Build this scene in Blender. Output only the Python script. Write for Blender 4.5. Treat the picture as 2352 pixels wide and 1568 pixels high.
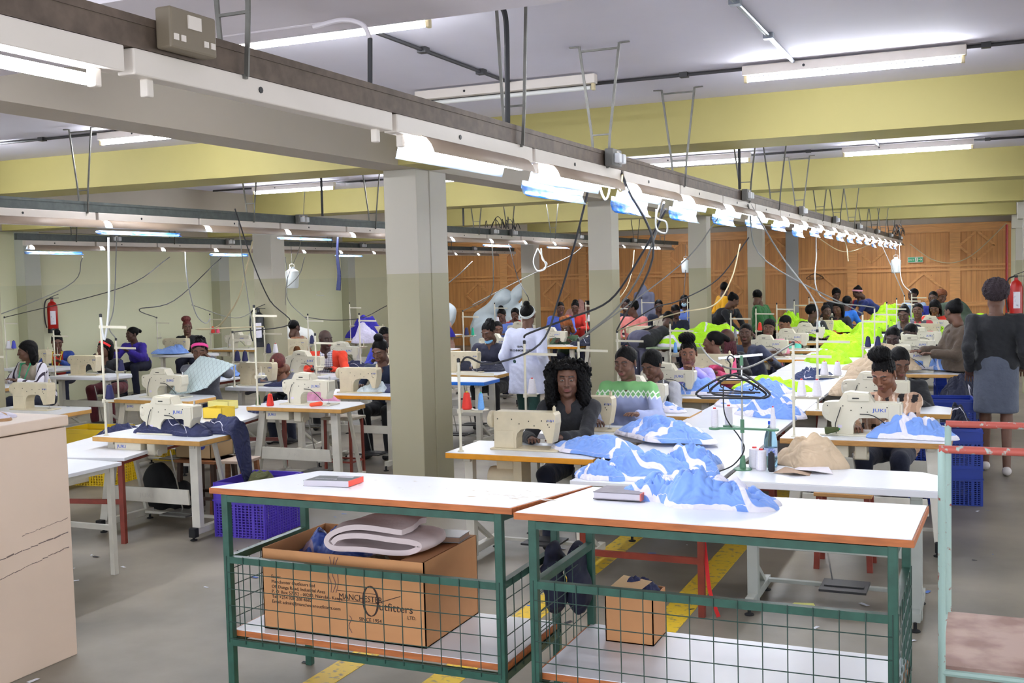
import bpy, bmesh, math, random
import numpy as np
from mathutils import Vector, Matrix

# ------------------------------------------------------------------ camera, world, exposure
for o in list(bpy.data.objects): bpy.data.objects.remove(o)
C = bpy.context.scene.collection
W_, H_ = 2352, 1568
YAW, PITCH, ROLL, F_, HC = 0.4128154, 0.0610721, 0.02538634, 2509.38, 1.95
def _cam():
    fw = np.array([-math.sin(YAW)*math.cos(PITCH), math.cos(YAW)*math.cos(PITCH), -math.sin(PITCH)])
    r = np.array([math.cos(YAW), math.sin(YAW), 0]); d = np.cross(fw, r)
    c, s = math.cos(ROLL), math.sin(ROLL)
    return np.array([c*r+s*d, -s*r+c*d, fw])
CM = _cam()
cd = bpy.data.cameras.new('camera'); cam = bpy.data.objects.new('camera', cd); C.objects.link(cam)
cd.sensor_width = 36; cd.lens = F_/W_*36; cd.clip_start = .05; cd.clip_end = 200
mw = Matrix.Identity(4)
for i in range(3):
    mw[i][0] = CM[0][i]; mw[i][1] = -CM[1][i]; mw[i][2] = -CM[2][i]
mw[2][3] = HC
cam.matrix_world = mw
bpy.context.scene.camera = cam
def at(x, y, z=None, X=None, Y=None):
    """point of the place seen at photo pixel x, y on the plane of known height, X or depth"""
    r = CM.T @ np.array([(x-W_/2)/F_, (y-H_/2)/F_, 1])
    t = (z-HC)/r[2] if z is not None else (X/r[0] if X is not None else Y/r[1])
    p = np.array([0, 0, HC]) + t*r
    return Vector((float(p[0]), float(p[1]), float(p[2])))

w = bpy.data.worlds.new('world'); bpy.context.scene.world = w; w.use_nodes = True
w.node_tree.nodes['Background'].inputs[0].default_value = (.86, .92, 1, 1)
w.node_tree.nodes['Background'].inputs[1].default_value = 1.35
TUBE = 36.0
cy = bpy.context.scene.cycles
cy.max_bounces = 6; cy.diffuse_bounces = 4; cy.glossy_bounces = 3; cy.transmission_bounces = 4; cy.caustics_reflective = False; cy.caustics_refractive = False
vs = bpy.context.scene.view_settings
vs.view_transform = 'Standard'; vs.look = 'None'; vs.gamma = 1; vs.use_curve_mapping = False
vs.exposure = 1.5

# ------------------------------------------------------------------ materials
def lin(c):
    c = [x/255 for x in c]
    return tuple(x/12.92 if x <= .04045 else ((x+.055)/1.055)**2.4 for x in c) + (1,)
MATS = {}
def mat(name, col, rough=.6, metal=0, var=0, scale=6, bump=0, bscale=40, col2=None, spec=None, alpha=None, stretch=None, detail=4, lo=.35, hi=.65, sheen=0):
    if name in MATS: return MATS[name]
    m = bpy.data.materials.new(name); m.use_nodes = True; nt = m.node_tree; b = nt.nodes['Principled BSDF']
    b.inputs['Base Color'].default_value = lin(col); b.inputs['Roughness'].default_value = rough
    b.inputs['Metallic'].default_value = metal
    if spec is not None: b.inputs['Specular IOR Level'].default_value = spec
    if sheen: b.inputs['Sheen Weight'].default_value = sheen
    tc = nt.nodes.new('ShaderNodeTexCoord')
    src = tc.outputs['Object']
    if stretch:
        mp = nt.nodes.new('ShaderNodeMapping'); mp.inputs['Scale'].default_value = stretch
        nt.links.new(src, mp.inputs[0]); src = mp.outputs[0]
    if var or col2:
        n = nt.nodes.new('ShaderNodeTexNoise'); n.inputs['Scale'].default_value = scale; n.inputs['Detail'].default_value = detail
        nt.links.new(src, n.inputs['Vector'])
        cr = nt.nodes.new('ShaderNodeValToRGB'); cr.color_ramp.elements[0].position = lo; cr.color_ramp.elements[1].position = hi
        c1 = lin(col); c2 = lin(col2) if col2 else tuple(x*(1-var) for x in c1[:3])+(1,)
        cr.color_ramp.elements[0].color = c2; cr.color_ramp.elements[1].color = c1
        nt.links.new(n.outputs[0], cr.inputs[0]); nt.links.new(cr.outputs[0], b.inputs['Base Color'])
    if bump:
        n = nt.nodes.new('ShaderNodeTexNoise'); n.inputs['Scale'].default_value = bscale; n.inputs['Detail'].default_value = 3
        nt.links.new(src, n.inputs['Vector'])
        bp = nt.nodes.new('ShaderNodeBump'); bp.inputs['Strength'].default_value = bump; bp.inputs['Distance'].default_value = .01
        nt.links.new(n.outputs[0], bp.inputs['Height']); nt.links.new(bp.outputs[0], b.inputs['Normal'])
    MATS[name] = m
    return m
def emis(name, col, s):
    if name in MATS: return MATS[name]
    m = bpy.data.materials.new(name); m.use_nodes = True; nt = m.node_tree; b = nt.nodes['Principled BSDF']
    b.inputs['Base Color'].default_value = lin(col); b.inputs['Emission Color'].default_value = lin(col); b.inputs['Emission Strength'].default_value = s
    MATS[name] = m; return m
def ramp_mat(name, kind, cols, rough=.7, **k):
    """patterned cloth and wood: kind picks the node pattern"""
    if name in MATS: return MATS[name]
    m = bpy.data.materials.new(name); m.use_nodes = True; nt = m.node_tree; b = nt.nodes['Principled BSDF']
    b.inputs['Roughness'].default_value = rough
    N = nt.nodes.new; L = nt.links.new
    tc = N('ShaderNodeTexCoord'); sx = N('ShaderNodeSeparateXYZ'); L(tc.outputs['Object'], sx.inputs[0])
    def M(op, a, bb=None, c=None):
        n = N('ShaderNodeMath'); n.operation = op
        for i, v in enumerate((a, bb, c)):
            if v is None: continue
            if isinstance(v, (int, float)): n.inputs[i].default_value = v
            else: L(v, n.inputs[i])
        return n.outputs[0]
    def mix(f, a, bb):
        n = N('ShaderNodeMix'); n.data_type = 'RGBA'
        L(f, n.inputs[0])
        for i, v in ((6, a), (7, bb)):
            if isinstance(v, tuple): n.inputs[i].default_value = v
            else: L(v, n.inputs[i])
        return n.outputs[2]
    x, y, z = sx.outputs
    cl = [lin(c) for c in cols]
    if kind == 'planks':
        gx = M('FRACT', M('MULTIPLY', x, 1/k.get('w', .1)))
        gr = M('LESS_THAN', M('ABSOLUTE', M('SUBTRACT', gx, .5)), .035)
        mp = N('ShaderNodeMapping'); mp.inputs['Scale'].default_value = (9, 9, .7); L(tc.outputs['Object'], mp.inputs[0])
        n = N('ShaderNodeTexNoise'); n.inputs['Scale'].default_value = 1.6; n.inputs['Detail'].default_value = 6; L(mp.outputs[0], n.inputs['Vector'])
        cr = N('ShaderNodeValToRGB'); cr.color_ramp.elements[0].position = .3; cr.color_ramp.elements[1].position = .7
        cr.color_ramp.elements[0].color = cl[1]; cr.color_ramp.elements[1].color = cl[0]; L(n.outputs[0], cr.inputs[0])
        fl = M('FLOOR', M('MULTIPLY', x, 1/k.get('w', .1)))
        wn = N('ShaderNodeTexWhiteNoise'); wn.noise_dimensions = '1D'; L(fl, wn.inputs['W'])
        c = mix(M('MULTIPLY', wn.outputs[0], .35), cr.outputs[0], cl[1])
        v = N('ShaderNodeTexVoronoi'); v.inputs['Scale'].default_value = 2.3
        mp2 = N('ShaderNodeMapping'); mp2.inputs['Scale'].default_value = (1.4, 1, 1); L(tc.outputs['Object'], mp2.inputs[0]); L(mp2.outputs[0], v.inputs['Vector'])
        kn = M('LESS_THAN', v.outputs['Distance'], .035)
        c = mix(kn, c, cl[2]); c = mix(M('MULTIPLY', gr, .45), c, cl[2])
        L(c, b.inputs['Base Color'])
    elif kind == 'check':
        a = M('LESS_THAN', M('FRACT', M('MULTIPLY', x, k['s'])), .35); d = M('LESS_THAN', M('FRACT', M('MULTIPLY', z, k['s'])), .35)
        f = M('MULTIPLY', M('ADD', a, d), .5)
        L(mix(f, cl[0], cl[1]), b.inputs['Base Color'])
    elif kind == 'plaid':
        n = N('ShaderNodeTexNoise'); n.inputs['Scale'].default_value = 22; L(tc.outputs['Object'], n.inputs['Vector'])
        jit = M('MULTIPLY', M('SUBTRACT', n.outputs[0], .5), .035)
        a = M('LESS_THAN', M('FRACT', M('MULTIPLY', M('ADD', x, jit), k['s'])), .36); d = M('LESS_THAN', M('FRACT', M('MULTIPLY', M('ADD', z, jit), k['s']*.85)), .42)
        th = M('LESS_THAN', M('ABSOLUTE', M('SUBTRACT', M('FRACT', M('MULTIPLY', M('ADD', x, jit), k['s'])), .68)), .07)
        c = mix(M('MULTIPLY', M('MAXIMUM', a, d), .35), cl[0], (.16, .07, .04, 1)); c = mix(th, c, cl[2]); c = mix(M('MULTIPLY', a, d), c, cl[1])
        L(c, b.inputs['Base Color'])
    elif kind == 'zigzag':
        tri = M('ABSOLUTE', M('SUBTRACT', M('FRACT', M('MULTIPLY', x, 24)), .5))
        zz = M('ADD', z, M('MULTIPLY', tri, -.05))
        c = mix(M('GREATER_THAN', zz, k['z']), cl[2], cl[0])
        l1 = M('LESS_THAN', M('ABSOLUTE', M('SUBTRACT', zz, k['z'])), .007)
        zz2 = M('ADD', z, M('MULTIPLY', tri, .05)); l2 = M('LESS_THAN', M('ABSOLUTE', M('SUBTRACT', zz2, k['z']+.055)), .007)
        c = mix(M('MAXIMUM', l1, l2), c, cl[1]); L(c, b.inputs['Base Color'])
    elif kind == 'split':      # upper colour over lower colour at height z
        n = N('ShaderNodeTexNoise'); n.inputs['Scale'].default_value = 3; L(tc.outputs['Object'], n.inputs['Vector'])
        c = mix(M('GREATER_THAN', z, k['z']), cl[1], cl[0])
        c = mix(M('MULTIPLY', n.outputs[0], .12), c, cl[2] if len(cl) > 2 else cl[1]); L(c, b.inputs['Base Color'])
    elif kind == 'stripes':
        a = M('LESS_THAN', M('FRACT', M('MULTIPLY', x, k['s'])), .3); L(mix(a, cl[0], cl[1]), b.inputs['Base Color'])
    elif kind == 'quilt':
        a = M('FRACT', M('MULTIPLY', M('ADD', x, z), k['s'])); d = M('FRACT', M('MULTIPLY', M('SUBTRACT', x, z), k['s']))
        e = M('LESS_THAN', M('MINIMUM', a, d), .06); L(mix(e, cl[0], cl[1]), b.inputs['Base Color'])
    elif kind == 'tiedye':
        n = N('ShaderNodeTexNoise'); n.inputs['Scale'].default_value = 7; n.inputs['Detail'].default_value = 2; L(tc.outputs['Object'], n.inputs['Vector'])
        cr = N('ShaderNodeValToRGB'); cr.color_ramp.elements[0].position = .35; cr.color_ramp.elements[1].position = .62
        cr.color_ramp.elements[0].color = cl[1]; cr.color_ramp.elements[1].color = cl[0]; L(n.outputs[0], cr.inputs[0])
        c = mix(M('GREATER_THAN', M('SUBTRACT', M('MULTIPLY', x, -1), M('MULTIPLY', z, -.3)), .5), cr.outputs[0], cl[2])
        band = M('LESS_THAN', M('ABSOLUTE', M('SUBTRACT', z, k['z'])), .03); ww = M('LESS_THAN', M('ABSOLUTE', x), .13)
        n2 = N('ShaderNodeTexNoise'); n2.inputs['Scale'].default_value = 30; L(tc.outputs['Object'], n2.inputs['Vector'])
        c = mix(M('MULTIPLY', M('MULTIPLY', band, ww), M('GREATER_THAN', n2.outputs[0], .45)), c, cl[3]); L(c, b.inputs['Base Color'])
    MATS[name] = m; return m

white_top = mat('white_laminate', (232, 234, 240), .28, var=.05, scale=3)
ply = mat('plywood_edge', (190, 140, 78), .6, var=.25, scale=20, stretch=(1, 1, 12))
orange_edge = mat('orange_edge', (222, 148, 20), .5, var=.12, scale=14)
tan_edge = mat('tan_edge', (200, 152, 82), .5, var=.15, scale=14)
red_wood = mat('reddish_wood_edge', (196, 112, 58), .55, var=.3, scale=9, stretch=(1, 6, 6))
cream = mat('cream_enamel', (214, 208, 188), .35, var=.04, scale=8)
cream2 = mat('aged_cream_enamel', (208, 196, 166), .4, var=.1, scale=12)
steel = mat('zinc_steel', (120, 118, 112), .45, .6, var=.25, scale=14)
rail_m = mat('weathered_galvanised_steel', (108, 92, 80), .55, .3, var=.35, scale=22)
rail_d = mat('dark_galvanised_steel', (92, 98, 96), .55, .3, var=.25, scale=22)
chrome = mat('bright_steel', (190, 190, 190), .25, .9)
fix_m = mat('white_painted_batten', (222, 212, 202), .4, var=.05)
shade_m = mat('tan_reflector_back', (172, 152, 134), .5, var=.06)
film_m = mat('blue_protective_film', (30, 100, 190), .18, .75, col2=(120, 140, 160), scale=9, detail=3, lo=.42, hi=.6)
inner_m = mat('bright_reflector_inside', (176, 188, 206), .25, .2)
black = mat('black_plastic', (24, 24, 27), .45)
rubber = mat('black_rubber', (20, 20, 22), .8)
green_paint = mat('dark_green_enamel', (44, 88, 74), .35, var=.25, scale=18)
red_oxide = mat('red_oxide_paint', (132, 50, 34), .5, var=.2, scale=14)
grey_paint = mat('grey_machine_stand', (168, 172, 166), .45, var=.08, scale=9)
stand_m = mat('off_white_stand', (206, 202, 190), .45, var=.1, scale=9)
card = mat('cardboard', (196, 140, 92), .75, var=.08, scale=7, bump=.1)
card_in = mat('cardboard_inside', (160, 112, 70), .8, var=.1)
cable_k = mat('black_cable', (44, 44, 48), .5); cable_g = mat('grey_cable', (128, 128, 124), .5)
cable_w = mat('white_cable', (206, 208, 208), .45); cable_t = mat('tan_cable', (190, 176, 140), .5)
cloth_blue = mat('sky_blue_cloth', (122, 160, 232), .8, var=.06, scale=5, sheen=.2)
cloth_white = mat('white_rib_cloth', (232, 228, 240), .8, var=.03)
navy = mat('navy_quilted_cloth', (38, 44, 84), .75, var=.25, scale=18)
navy_d = mat('dark_navy_cloth', (24, 28, 52), .8, var=.2)
khaki = mat('khaki_cloth', (196, 174, 146), .8, var=.08, scale=6)
neon = mat('neon_yellow_cloth', (182, 240, 14), .7, var=.12, scale=8)
royal = mat('royal_blue_cloth', (40, 30, 165), .7, var=.2, scale=8)
pale_cloth = mat('pale_blue_wadding', (214, 226, 232), .8, var=.06, scale=7)
wood_d = mat('brown_wood', (150, 92, 48), .55, var=.3, scale=8, stretch=(1, 6, 6))

# ------------------------------------------------------------------ mesh helpers
class MB:
    """collects shapes with material indices, then links them as ONE mesh object"""
    def __init__(s): s.v = []; s.f = []; s.m = []
    def add(s, vs, fs, mi=0):
        k = len(s.v); s.v += [tuple(v) for v in vs]; s.f += [tuple(k+i for i in f) for f in fs]; s.m += [mi]*len(fs); return s
    def box(s, a, b, mi=0, bev=0):
        x0, y0, z0 = [min(a[i], b[i]) for i in range(3)]; x1, y1, z1 = [max(a[i], b[i]) for i in range(3)]
        if bev:
            e = min(bev, (x1-x0)*.45, (y1-y0)*.45, (z1-z0)*.45); bm = bmesh.new(); bmesh.ops.create_cube(bm, size=1)
            for v in bm.verts: v.co = Vector(((x0+x1)/2+v.co.x*(x1-x0), (y0+y1)/2+v.co.y*(y1-y0), (z0+z1)/2+v.co.z*(z1-z0)))
            bmesh.ops.bevel(bm, geom=bm.edges[:], offset=e, segments=2, affect='EDGES', profile=.5)
            bm.verts.index_update(); s.add([v.co for v in bm.verts], [[v.index for v in f.verts] for f in bm.faces], mi); bm.free(); return s
        return s.add([(x0,y0,z0),(x1,y0,z0),(x1,y1,z0),(x0,y1,z0),(x0,y0,z1),(x1,y0,z1),(x1,y1,z1),(x0,y1,z1)],
            [(0,3,2,1),(4,5,6,7),(0,1,5,4),(1,2,6,5),(2,3,7,6),(3,0,4,7)], mi)
    def bar(s, p, q, w, d=None, mi=0, up=(0,0,1)):
        d = d or w; p = Vector(p); q = Vector(q); t = (q-p).normalized(); u = Vector(up)
        if abs(t.dot(u)) > .95: u = Vector((0,1,0))
        a = t.cross(u).normalized()*w/2; b = t.cross(a).normalized()*d/2
        vs = [p-a-b, p+a-b, p+a+b, p-a+b, q-a-b, q+a-b, q+a+b, q-a+b]
        return s.add(vs, [(0,3,2,1),(4,5,6,7),(0,1,5,4),(1,2,6,5),(2,3,7,6),(3,0,4,7)], mi)
    def tube(s, pts, r, n=8, mi=0, cap=True):
        pts = [Vector(p) for p in pts]; rs = r if isinstance(r, (list, tuple)) else [r]*len(pts)
        rings = []; prev = None
        for i, p in enumerate(pts):
            t = (pts[min(i+1, len(pts)-1)]-pts[max(i-1, 0)]).normalized()
            if prev is None: u = Vector((0,0,1)) if abs(t.z) < .9 else Vector((1,0,0)); a = t.cross(u).normalized()
            else: a = (prev - t*prev.dot(t)).normalized()
            prev = a; b = t.cross(a)
            rings.append([p+(a*math.cos(2*math.pi*j/n)+b*math.sin(2*math.pi*j/n))*rs[i] for j in range(n)])
        vs = [v for R in rings for v in R]; fs = []
        for i in range(len(pts)-1):
            for j in range(n):
                k = (j+1) % n; fs.append((i*n+j, i*n+k, (i+1)*n+k, (i+1)*n+j))
        if cap: fs += [tuple(range(n-1, -1, -1)), tuple((len(pts)-1)*n+j for j in range(n))]
        return s.add(vs, fs, mi)
    def lathe(s, c, prof, n=20, mi=0, axis='z', mis=None):
        c = Vector(c); vs = []
        for r, h in prof:
            for j in range(n):
                a = 2*math.pi*j/n; x, y = r*math.cos(a), r*math.sin(a)
                vs.append(c+Vector({'z':(x,y,h),'x':(h,x,y),'y':(x,h,y)}[axis]))
        for i in range(len(prof)-1):
            s.add([], [], 0)
        k = len(s.v); s.v += [tuple(v) for v in vs]
        for i in range(len(prof)-1):
            for j in range(n):
                q = (j+1) % n; s.f.append((k+i*n+j, k+i*n+q, k+(i+1)*n+q, k+(i+1)*n+j)); s.m.append(mis[i] if mis else mi)
        s.f.append(tuple(k+j for j in range(n-1, -1, -1))); s.m.append(mis[0] if mis else mi)
        s.f.append(tuple(k+(len(prof)-1)*n+j for j in range(n))); s.m.append(mis[-1] if mis else mi)
        return s
    def prism(s, pts, y0, y1, mi=0, axis='y'):
        """polygon in x,z extruded along y (or y,z along x; x,y along z)"""
        n = len(pts)
        T = {'y': lambda a, b, c: (a, c, b), 'x': lambda a, b, c: (c, a, b), 'z': lambda a, b, c: (a, b, c)}[axis]
        vs = [T(a, b, y0) for a, b in pts]+[T(a, b, y1) for a, b in pts]
        fs = [tuple(range(n)), tuple(range(2*n-1, n-1, -1))]+[(i, i+n, (i+1) % n+n, (i+1) % n) for i in range(n)]
        return s.add(vs, fs, mi)
    def build(s, name, mats, parent=None, smooth=False, bevel=0, loc=None, rz=0):
        me = bpy.data.meshes.new(name); me.from_pydata(s.v, [], s.f); me.validate()
        for m in (mats if isinstance(mats, (list, tuple)) else [mats]): me.materials.append(m)
        if len(me.polygons) == len(s.m): me.polygons.foreach_set('material_index', s.m)
        bm = bmesh.new(); bm.from_mesh(me); bmesh.ops.recalc_face_normals(bm, faces=bm.faces)
        if smooth:
            for f in bm.faces: f.smooth = True
            for e in bm.edges:
                if len(e.link_faces) == 2 and e.calc_face_angle(0) > .7: e.smooth = False
        bm.to_mesh(me); bm.free()
        o = bpy.data.objects.new(name, me); C.objects.link(o)
        if parent: o.parent = parent
        if loc is not None: o.location = loc
        if rz: o.rotation_euler.z = rz
        if bevel:
            b = o.modifiers.new('bevel', 'BEVEL'); b.width = bevel; b.segments = 2; b.limit_method = 'ANGLE'
        return o
def tag(o, label=None, cat=None, group=None, kind=None):
    if label: o['label'] = label
    if cat: o['category'] = cat
    if group: o['group'] = group
    if kind: o['kind'] = kind
    return o
def empty(name, loc, label, cat, group=None, rz=0):
    o = bpy.data.objects.new(name, None); C.objects.link(o); o.location = loc; o.rotation_euler.z = rz; o.empty_display_size = .1
    return tag(o, label, cat, group)
def struct(o): o['kind'] = 'structure'; return o
KIDS = {}
def copy_tree(root, loc, rz=0, label=None, group=None, scale=None):
    r = root.copy(); C.objects.link(r); r.location = loc; r.rotation_euler.z = rz
    if scale: r.scale = scale
    if label: r['label'] = label
    if group: r['group'] = group
    def rec(a, b):
        for ch in [x for x in KIDCACHE.get(a.name, [])]:
            c = ch.copy(); C.objects.link(c); c.parent = b; rec(ch, c)
    rec(root, r)
    return r
KIDCACHE = {}
def cache(root):
    for o in bpy.data.objects:
        if o.parent:
            L = KIDCACHE.setdefault(o.parent.name, [])
            if o not in L: L.append(o)
    return root
def text(s, size, m, parent, loc, rot, name='lettering', ext=.0008, font=None, sx=1):
    cu = bpy.data.curves.new('t', 'FONT'); cu.body = s; cu.size = size; cu.extrude = ext; cu.resolution_u = 2
    t = bpy.data.objects.new('t', cu); C.objects.link(t)
    me = bpy.data.meshes.new_from_object(t); bpy.data.objects.remove(t); me.materials.clear(); me.materials.append(m)
    o = bpy.data.objects.new(name, me); C.objects.link(o); o.parent = parent; o.location = loc; o.rotation_euler = rot; o.scale = (sx, 1, 1)
    return o
def bez(p, q, sag, n=14, side=(0,0,0)):
    p = Vector(p); q = Vector(q); s = Vector(side); out = []
    for i in range(n+1):
        t = i/n; out.append(p.lerp(q, t)+(Vector((0,0,-sag))+s)*4*t*(1-t))
    return out
def spline(P, n=6):
    P = [Vector(p) for p in P]; P = [P[0]*2-P[1]]+P+[P[-1]*2-P[-2]]; out = []
    for i in range(1, len(P)-2):
        a, b, c, d = P[i-1:i+3]
        for k in range(n):
            t = k/n; out.append(.5*((2*b)+(c-a)*t+(2*a-5*b+4*c-d)*t*t+(3*b-a-3*c+d)*t**3))
    out.append(P[-2]); return out


# ------------------------------------------------------------------ the building
CEIL = 3.14; BEAM = 2.83
m_floor = mat('worn_concrete_floor', (144, 136, 122), .34, scale=1.1, col2=(108, 102, 92), detail=8, lo=.36, hi=.64, bump=.03, bscale=60)
nt = m_floor.node_tree; b_ = nt.nodes['Principled BSDF']
n_ = nt.nodes.new('ShaderNodeTexNoise'); n_.inputs['Scale'].default_value = .9; n_.inputs['Detail'].default_value = 6
mr = nt.nodes.new('ShaderNodeMapRange'); mr.inputs[1].default_value = .35; mr.inputs[2].default_value = .65; mr.inputs[3].default_value = .22; mr.inputs[4].default_value = .6
nt.links.new(n_.outputs[0], mr.inputs[0]); nt.links.new(mr.outputs[0], b_.inputs['Roughness'])
m_ceil = mat('ceiling_paint', (222, 218, 228), .8, var=.04, scale=2)
m_yel = mat('yellow_beam_paint', (182, 170, 104), .6, var=.06, scale=1.5)
m_gird = mat('stone_grey_girder_paint', (176, 166, 150), .6, var=.04, scale=2)
m_col = ramp_mat('column_paint', 'split', [(186, 180, 168), (164, 158, 130), (176, 170, 150)], .5, z=1.98)
m_wall = ramp_mat('left_wall_paint', 'split', [(224, 222, 186), (216, 216, 182), (212, 214, 178)], .6, z=1.97)
m_pil = ramp_mat('pilaster_paint', 'split', [(184, 186, 176), (166, 164, 136), (170, 170, 148)], .6, z=1.97)
m_plank = ramp_mat('pine_planks', 'planks', [(222, 162, 96), (194, 134, 76), (130, 82, 44)], .5, w=.11)
m_trim = mat('pine_trim', (226, 164, 98), .45, var=.2, scale=5, stretch=(.6, 6, 6))
m_beam0 = mat('pale_beam_paint', (214, 206, 212), .6, var=.03)
YF = 27.5
struct(MB().box((-14.6, -3, -.1), (5.6, 27.8, 0)).build('floor', m_floor))
struct(MB().box((-14.6, -3, CEIL), (5.6, 27.8, CEIL+.12)).build('ceiling', m_ceil))
struct(MB().box((-14.6, -3, 0), (-14.3, 27.8, CEIL)).build('wall_left', m_wall))
struct(MB().box((-14.3, YF, 0), (.45, YF+.2, 2.84)).build('wall_back', m_plank))
struct(MB().box((-14.3, YF-.02, 2.84), (5.6, YF+.2, CEIL)).build('wall_top', m_gird))
struct(MB().box((.45, YF, 0), (5.6, YF+.2, 2.84)).build('wall_corner', m_wall))
# window side, out of frame to the right: piers and sill, daylight comes through
mb = MB().box((5.5, -3, 0), (5.65, 27.8, .9)).box((5.5, -3, 2.7), (5.65, 27.8, CEIL))
for k in range(7): mb.box((5.5, -3+k*4.93, .9), (5.65, -2.4+k*4.93, 2.7))
struct(mb.build('wall_right', m_wall))
def girder(x0, x1, n, m=m_gird): struct(MB().box((x0, -3, BEAM), (x1, YF, CEIL)).build(n, m))
girder(-4.576, -4.27, 'trim_1'); girder(-9.65, -9.33, 'trim_2'); girder(.45, .75, 'trim_3')
struct(MB().box((-14.3, -3, 2.83), (-14.1, YF, CEIL)).build('trim_4', m_gird))
for k, y in enumerate((2.7, 7.6, 12.5, 17.4, 22.3)):
    struct(MB().box((-14.3, y, BEAM+.004), (5.5, y+(.7 if k == 0 else .55), CEIL)).build('trim_%d' % (k+5), m_beam0 if k == 0 else m_yel))
mb0 = MB().box((-4.576, 7.89, 0), (-4.27, 8.11, BEAM)).box((-4.57, 8.11, 0), (-4.262, 8.41, BEAM))
col_lab = {0: 'large pale column in the middle foreground, the nearest of the row', 1: 'second pale column of the middle row, behind the woman in the green sweater',
           2: 'third pale column of the middle row, left of the person in yellow', 3: 'fourth column of the middle row, behind the person in green'}
def column(mb, lab, rough='column'):
    o = mb.build('column', m_col, bevel=.006); struct(o); o['label'] = lab; o['category'] = 'column'
column(mb0, col_lab[0])
for k, y in enumerate((12.88, 17.82, 22.65)): column(MB().box((-4.576, y, 0), (-4.27, y+.3, BEAM)), col_lab[k+1])
for k, y in enumerate((7.89, 12.88, 17.82, 22.65)):
    column(MB().box((-9.65, y, 0), (-9.33, y+.32, BEAM)), ['pale column cut by the left edge of the picture', 'column with the black fire extinguisher on it', 'column of the left row hidden behind the big column', 'column before the wooden wall, behind the person in the white coat'][k])
for k, y in enumerate((17.82, 22.65)): column(MB().box((.45, y, 0), (.75, y+.3, BEAM)).box((.38, y-.05, BEAM-.25), (.8, y+.35, BEAM)), ['grey column at the far right edge of the picture', 'grey column right of the wooden wall'][k])
for k, y in enumerate((12.9, 17.7, 22.5)):
    struct(MB().box((-14.3, y, 0), (-14.1, y+.32, 2.83)).build('trim_%d' % (k+11), m_pil))
struct(MB().box((-4.6, YF-.06, 0), (-4.3, YF, 2.84)).build('trim_14', mat('grey_pilaster', (168, 170, 168), .6)))
# wood panelling frames
mb = MB().box((-14.3, YF-.05, 2.68), (.45, YF, 2.86)).box((-14.3, YF-.08, 2.84), (.45, YF, 2.88)).box((-14.3, YF-.04, 1.78), (.45, YF, 1.83)).box((-14.3, YF-.04, 1.88), (.45, YF, 1.93)).box((-14.3, YF-.04, .95), (.45, YF, 1.05))
for k in range(7): mb.box((-.85-2.3*k, YF-.035, 0), (-.62-2.3*k, YF, 2.7))
struct(mb.build('trim_15', m_trim))
mb = MB()
for k in range(6):
    for cx, cz in ((-.27-2.32*k, 2.35), (-1.42-2.32*k, 1.4)):
        P = [(cx, cz+.34), (cx+.38, cz), (cx, cz-.34), (cx-.38, cz)]
        for i in range(4):
            a = P[i]; b2 = P[(i+1) % 4]; mb.bar((a[0], YF-.015, a[1]), (b2[0], YF-.015, b2[1]), .05, .03, up=(0, 1, 0))
struct(mb.build('trim_16', m_trim))
# floor lines and scraps
m_line = mat('yellow_floor_paint', (222, 186, 40), .5, scale=24, col2=(150, 132, 88), lo=.34, hi=.46)
for k, (x0, x1, y0, y1) in enumerate(((-1.72, -1.55, 3.6, 16), (-2.5, -2.33, 4.0, 16), (-3.05, -2.9, 3.4, 4.9))):
    struct(MB().box((x0, y0, 0), (x1, y1, .0025)).build('trim_%d' % (17+k), m_line))
rnd = random.Random(4)
scr = [mat('paper_scrap', (222, 224, 232), .7), mat('blue_scrap', (90, 120, 190), .8), mat('dark_scrap', (40, 40, 46), .8)]
mb = MB()
for i in range(150):
    x = rnd.uniform(-6, .3); y = rnd.uniform(3.4, 12); a = rnd.uniform(0, 3.14); L = rnd.uniform(.008, .035); q = L*.4
    c, s = math.cos(a), math.sin(a)
    P = [(x+c*L-s*q, y+s*L+c*q, .003), (x-c*L-s*q, y-s*L+c*q, .005), (x-c*L+s*q, y-s*L-c*q, .003), (x+c*L+s*q, y+s*L-c*q, .004)]
    mb.add(P, [(0, 1, 2, 3)], rnd.choice((0, 0, 1, 2)))
tag(mb.build('thread_scraps', scr), 'loose paper and thread scraps scattered over the concrete floor', 'scraps', kind='stuff')

# ------------------------------------------------------------------ lamps
tube_e = emis('lit_fluorescent_tube', (240, 246, 255), TUBE)
tube_off = mat('unlit_fluorescent_tube', (225, 225, 220), .3)
end_m = mat('yellowed_lamp_holder', (205, 190, 150), .5)
def batten(name_label, p, L, along='x', lit=True, root_name='ceiling_lamp', tube=True, drop=.045, group=None):
    """lamp with its body top at p (centre), long axis along x or y"""
    r = empty(root_name, p, name_label, 'lamp', group)
    if along == 'y': r.rotation_euler.z = math.pi/2
    MB().box((-L/2-.03, -.028, -.055), (L/2+.03, .028, 0), bev=.004).lathe((L*-.22, -.03, -.028), [(.008, 0), (.008, .004)], 8, 1, 'y').build('lamp_body', [fix_m, black], r)
    for s in (-1, 1): MB().box((s*(L/2+.012)-.01, -.014, -.095), (s*(L/2+.012)+.01, .014, -.054), bev=.003).build('lamp_holder', end_m, r)
    if tube: MB().lathe((0, 0, -.078), [(.0125, -L/2+.002), (.0135, -L/2+.02), (.0135, L/2-.02), (.0125, L/2-.002)], 12, 0, 'x').build('fluorescent_tube', tube_e if lit else tube_off, r, smooth=True)
    return r
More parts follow.
